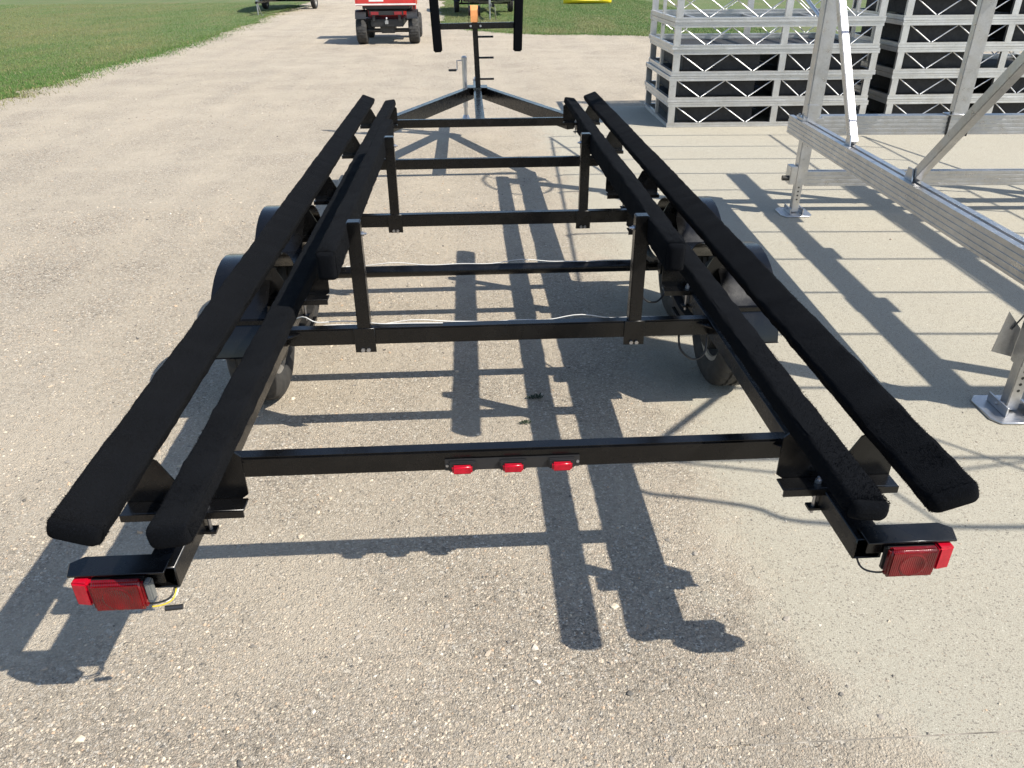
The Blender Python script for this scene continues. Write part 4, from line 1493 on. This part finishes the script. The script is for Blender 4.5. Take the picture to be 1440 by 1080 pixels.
# ================================================================== PARKED TRAILERS IN THE BACKGROUND
def parked_trailer(label, loc, rz, boards):
    """tongue end at the local origin, trailer runs back along +y"""
    t = thing('parked_trailer', label, 'trailer', loc, rz, 'trailers parked on the far grass')
    for s in (-1, 1):
        obj('frame_rail', MB().box(*sorted((s * 0.86, s * 0.94)), 2.2, 7.4, 0.50, 0.58), K, t, bevel=0.005)
        obj('tongue_brace', MB().bar((s * 0.90, 2.24, 0.54), (s * 0.05, 0.45, 0.54), 0.06, 0.075), K, t)
        for x in (0.74, 1.02):
            obj('bunk', MB().box(*sorted((s * (x - 0.07), s * (x + 0.07))), 2.0, 7.5, 0.72, 0.77), 'bunk_carpet', t, bevel=0.012)
        for y in (2.4, 4.2, 6.0):
            obj('bunk_bracket', MB().box(*sorted((s * 0.70, s * 1.06)), y, y + 0.06, 0.581, 0.7195), K, t)
        obj('fender', MB().loft([[Vector((s * 0.98, y, z)), Vector((s * 1.24, y, z)), Vector((s * 1.24, y, z + 0.012)), Vector((s * 0.98, y, z + 0.012))] for y, z in ((4.05, 0.42), (4.12, 0.60), (4.30, 0.72), (4.55, 0.745), (4.80, 0.72), (4.98, 0.60), (5.05, 0.42))]), K, t, smooth=True)
        w = bpy.data.objects.new('wheel', None)
        w.location = (s * 1.11, 4.55, 0.333)
        w.rotation_euler = (0, 0, 0 if s > 0 else math.pi)
        w.parent = t
        COL.objects.link(w)
        copy_obj(tyre_src, w); copy_obj(rim_src, w)
    for y in (2.3, 4.5, 7.3):
        obj('crossmember', MB().box(-0.8595, 0.8595, y, y + 0.06, 0.51, 0.57), K, t)
    obj('axle', MB().tube([(-1.0, 4.55, 0.333), (1.0, 4.55, 0.333)], 0.035, 12), K, t, smooth=True)
    obj('spring_block', MB().box(-0.93, -0.87, 4.50, 4.60, 0.35, 0.4995), K, t)
    obj('spring_block', MB().box(0.87, 0.93, 4.50, 4.60, 0.35, 0.4995), K, t)
    obj('tongue_beam', MB().box(-0.045, 0.045, -0.3, 2.4, 0.43, 0.509), K, t, bevel=0.006)
    jk = bpy.data.objects.new('jack', None)
    jk.parent = t
    COL.objects.link(jk)
    obj('outer_tube', MB().tube([(-0.10, 0.1, 0.36), (-0.10, 0.1, 0.95)], 0.035, 12), 'zinc', jk, smooth=True)
    obj('inner_tube', MB().tube([(-0.10, 0.1, 0.0), (-0.10, 0.1, 0.40)], 0.026, 12), 'zinc', jk, smooth=True)
    obj('mount', MB().box(-0.075, -0.046, 0.04, 0.16, 0.42, 0.54), 'zinc', jk)
    obj('safety_chain', MB().tube(spline([(0.04, -0.25, 0.45), (0.08, -0.2, 0.2), (0.10, -0.1, 0.02), (0.13, 0.0, 0.01)]), 0.02, 8), 'zinc', t)
    obj('bow_post', MB().bar((0, 1.1, 0.51), (0, 0.9, 1.35), 0.07, 0.07, up=(1, 0, 0)), K, t)
    obj('bow_crossbar', MB().box(-0.45, 0.45, 0.90, 0.96, 1.24, 1.31), K, t)
    for s in (-1, 1):
        obj('stop_pad', MB().bar((s * 0.42, 0.97, 0.95), (s * 0.50, 0.97, 1.7), 0.10, 0.05, up=(0, 1, 0)), 'bunk_carpet', t)
    for k in range(boards):
        obj('licence_board', MB().box(-0.9, 0.9, 7.41, 7.43, 0.50, 0.56), 'white_trim', t)
    return t


parked_trailer('black boat trailer with silver jack parked on the grass past the road edge', (-8.35, 33.0, 0.006), math.radians(-4), 0)
parked_trailer('black boat trailer with silver jack parked behind the bow stop on grass', (0.85, 29.2, 0.006), math.radians(3), 0)

def covered_boat(label, loc, rz):
    b_ = thing('boat', label, 'boat', loc, rz, 'dark boats sitting on the far trailers')
    rings = []
    for k in range(19):
        t = k / 18
        w = 1.12 * min(1.0, (0.04 + 1.25 * (t + 0.0) ** 0.62))
        keel = 0.775 + 0.50 * (1 - min(1, t / 0.35)) ** 2
        sheer = 1.62 - 0.12 * t
        ring = [(0, keel), (w * 0.55, keel + 0.10 + 0.10 * (1 - t)), (w * 0.93, keel + 0.34), (w, sheer), (w * 0.6, sheer + 0.14), (0, sheer + 0.30 * min(1, t * 2)),
                (-w * 0.6, sheer + 0.14), (-w, sheer), (-w * 0.93, keel + 0.34), (-w * 0.55, keel + 0.10 + 0.10 * (1 - t))]
        rings.append([Vector((x, 1.25 + 5.9 * t, z)) for x, z in ring])
    obj('hull', MB().loft(rings), 'boat_gelcoat', b_, smooth=True)
    for s in (-1, 1):
        obj('rub_rail', MB().tube([(s * 1.12 * min(1.0, 0.04 + 1.25 * (k / 18) ** 0.62), 1.25 + 5.9 * k / 18, 1.62 - 0.12 * k / 18) for k in range(19)], 0.02, 6), 'zinc', b_, smooth=True)
    mt = MB()
    mt.box(-0.20, 0.20, 7.18, 7.55, 0.95, 1.55)
    obj('outboard_motor', mt, 'black_plastic', b_, bevel=0.05, seg=3)


simple('boat_gelcoat', (0.010, 0.012, 0.020), 0.25, coat=0.4, var=0.2)
covered_boat('dark hulled boat sitting on the trailer past the road edge', (-8.35, 33.0, 0.006), math.radians(-4))
covered_boat('dark hulled boat sitting on the trailer behind the bow stop', (0.85, 29.2, 0.006), math.radians(3))

# yellow hull on the lawn
hull = MB()
rings = []
for k in range(21):
    t = -1 + 2 * k / 20
    w = 0.42 * max(0.03, (1 - abs(t) ** 2.6))
    hgt = 0.34 * (0.75 + 0.25 * abs(t) ** 2) * (1 if abs(t) < 0.98 else 0.6)
    rings.append([Vector((1.2 * t, w * math.cos(a), 0.17 * (1 + math.sin(a)) * (0.9 + 0.3 * t * t))) for a in [2 * math.pi * j / 16 for j in range(16)]])
hull.loft(rings)
ky = thing('kayak', 'bright yellow plastic kayak lying on the far lawn', 'kayak', (5.75, 39.6, 0.008), math.radians(8))
obj('hull', hull, 'yellow_plastic', ky, smooth=True)
obj('cockpit_rim', MB().tube([(0.45 * math.cos(2 * math.pi * k / 24), 0.26 * math.sin(2 * math.pi * k / 24), 0.335) for k in range(25)], 0.02, 8, cap=False), 'black_plastic', ky, smooth=True)
obj('seat', MB().box(-0.30, -0.05, -0.2, 0.2, 0.302, 0.335), 'black_plastic', ky, bevel=0.01)


# ================================================================== WEEDS IN THE GRAVEL
def weed(x, y, n, size, label):
    mb = MB()
    r = random.Random(int(x * 1000))
    for k in range(n):
        a = r.uniform(0, 6.28)
        L = size * r.uniform(0.5, 1.0)
        w = L * 0.16
        d = Vector((math.cos(a), math.sin(a), 0))
        q = Vector((-math.sin(a), math.cos(a), 0))
        o = Vector((r.uniform(-size, size) * 0.9, r.uniform(-size, size) * 0.4, 0.001))
        p1 = o + d * L * 0.5 + Vector((0, 0, L * r.uniform(0.2, 0.5)))
        p2 = o + d * L + Vector((0, 0, L * r.uniform(0.1, 0.5)))
        mb.add([o - q * w * 0.3, o + q * w * 0.3, p1 + q * w, p2, p1 - q * w], [(0, 1, 2, 4), (4, 2, 3)])
    t = thing('weed', label, 'weed', (x, y, 0.0), 0, 'weeds growing in the gravel')
    obj('leaves', mb, 'weed_leaf', t)


weed(0.19, 1.86, 40, 0.032, 'low dark weed in the shaded gravel under the trailer, the larger tuft')
weed(0.12, 1.62, 26, 0.026, 'low dark weed in the shaded gravel under the trailer, the smaller tuft')
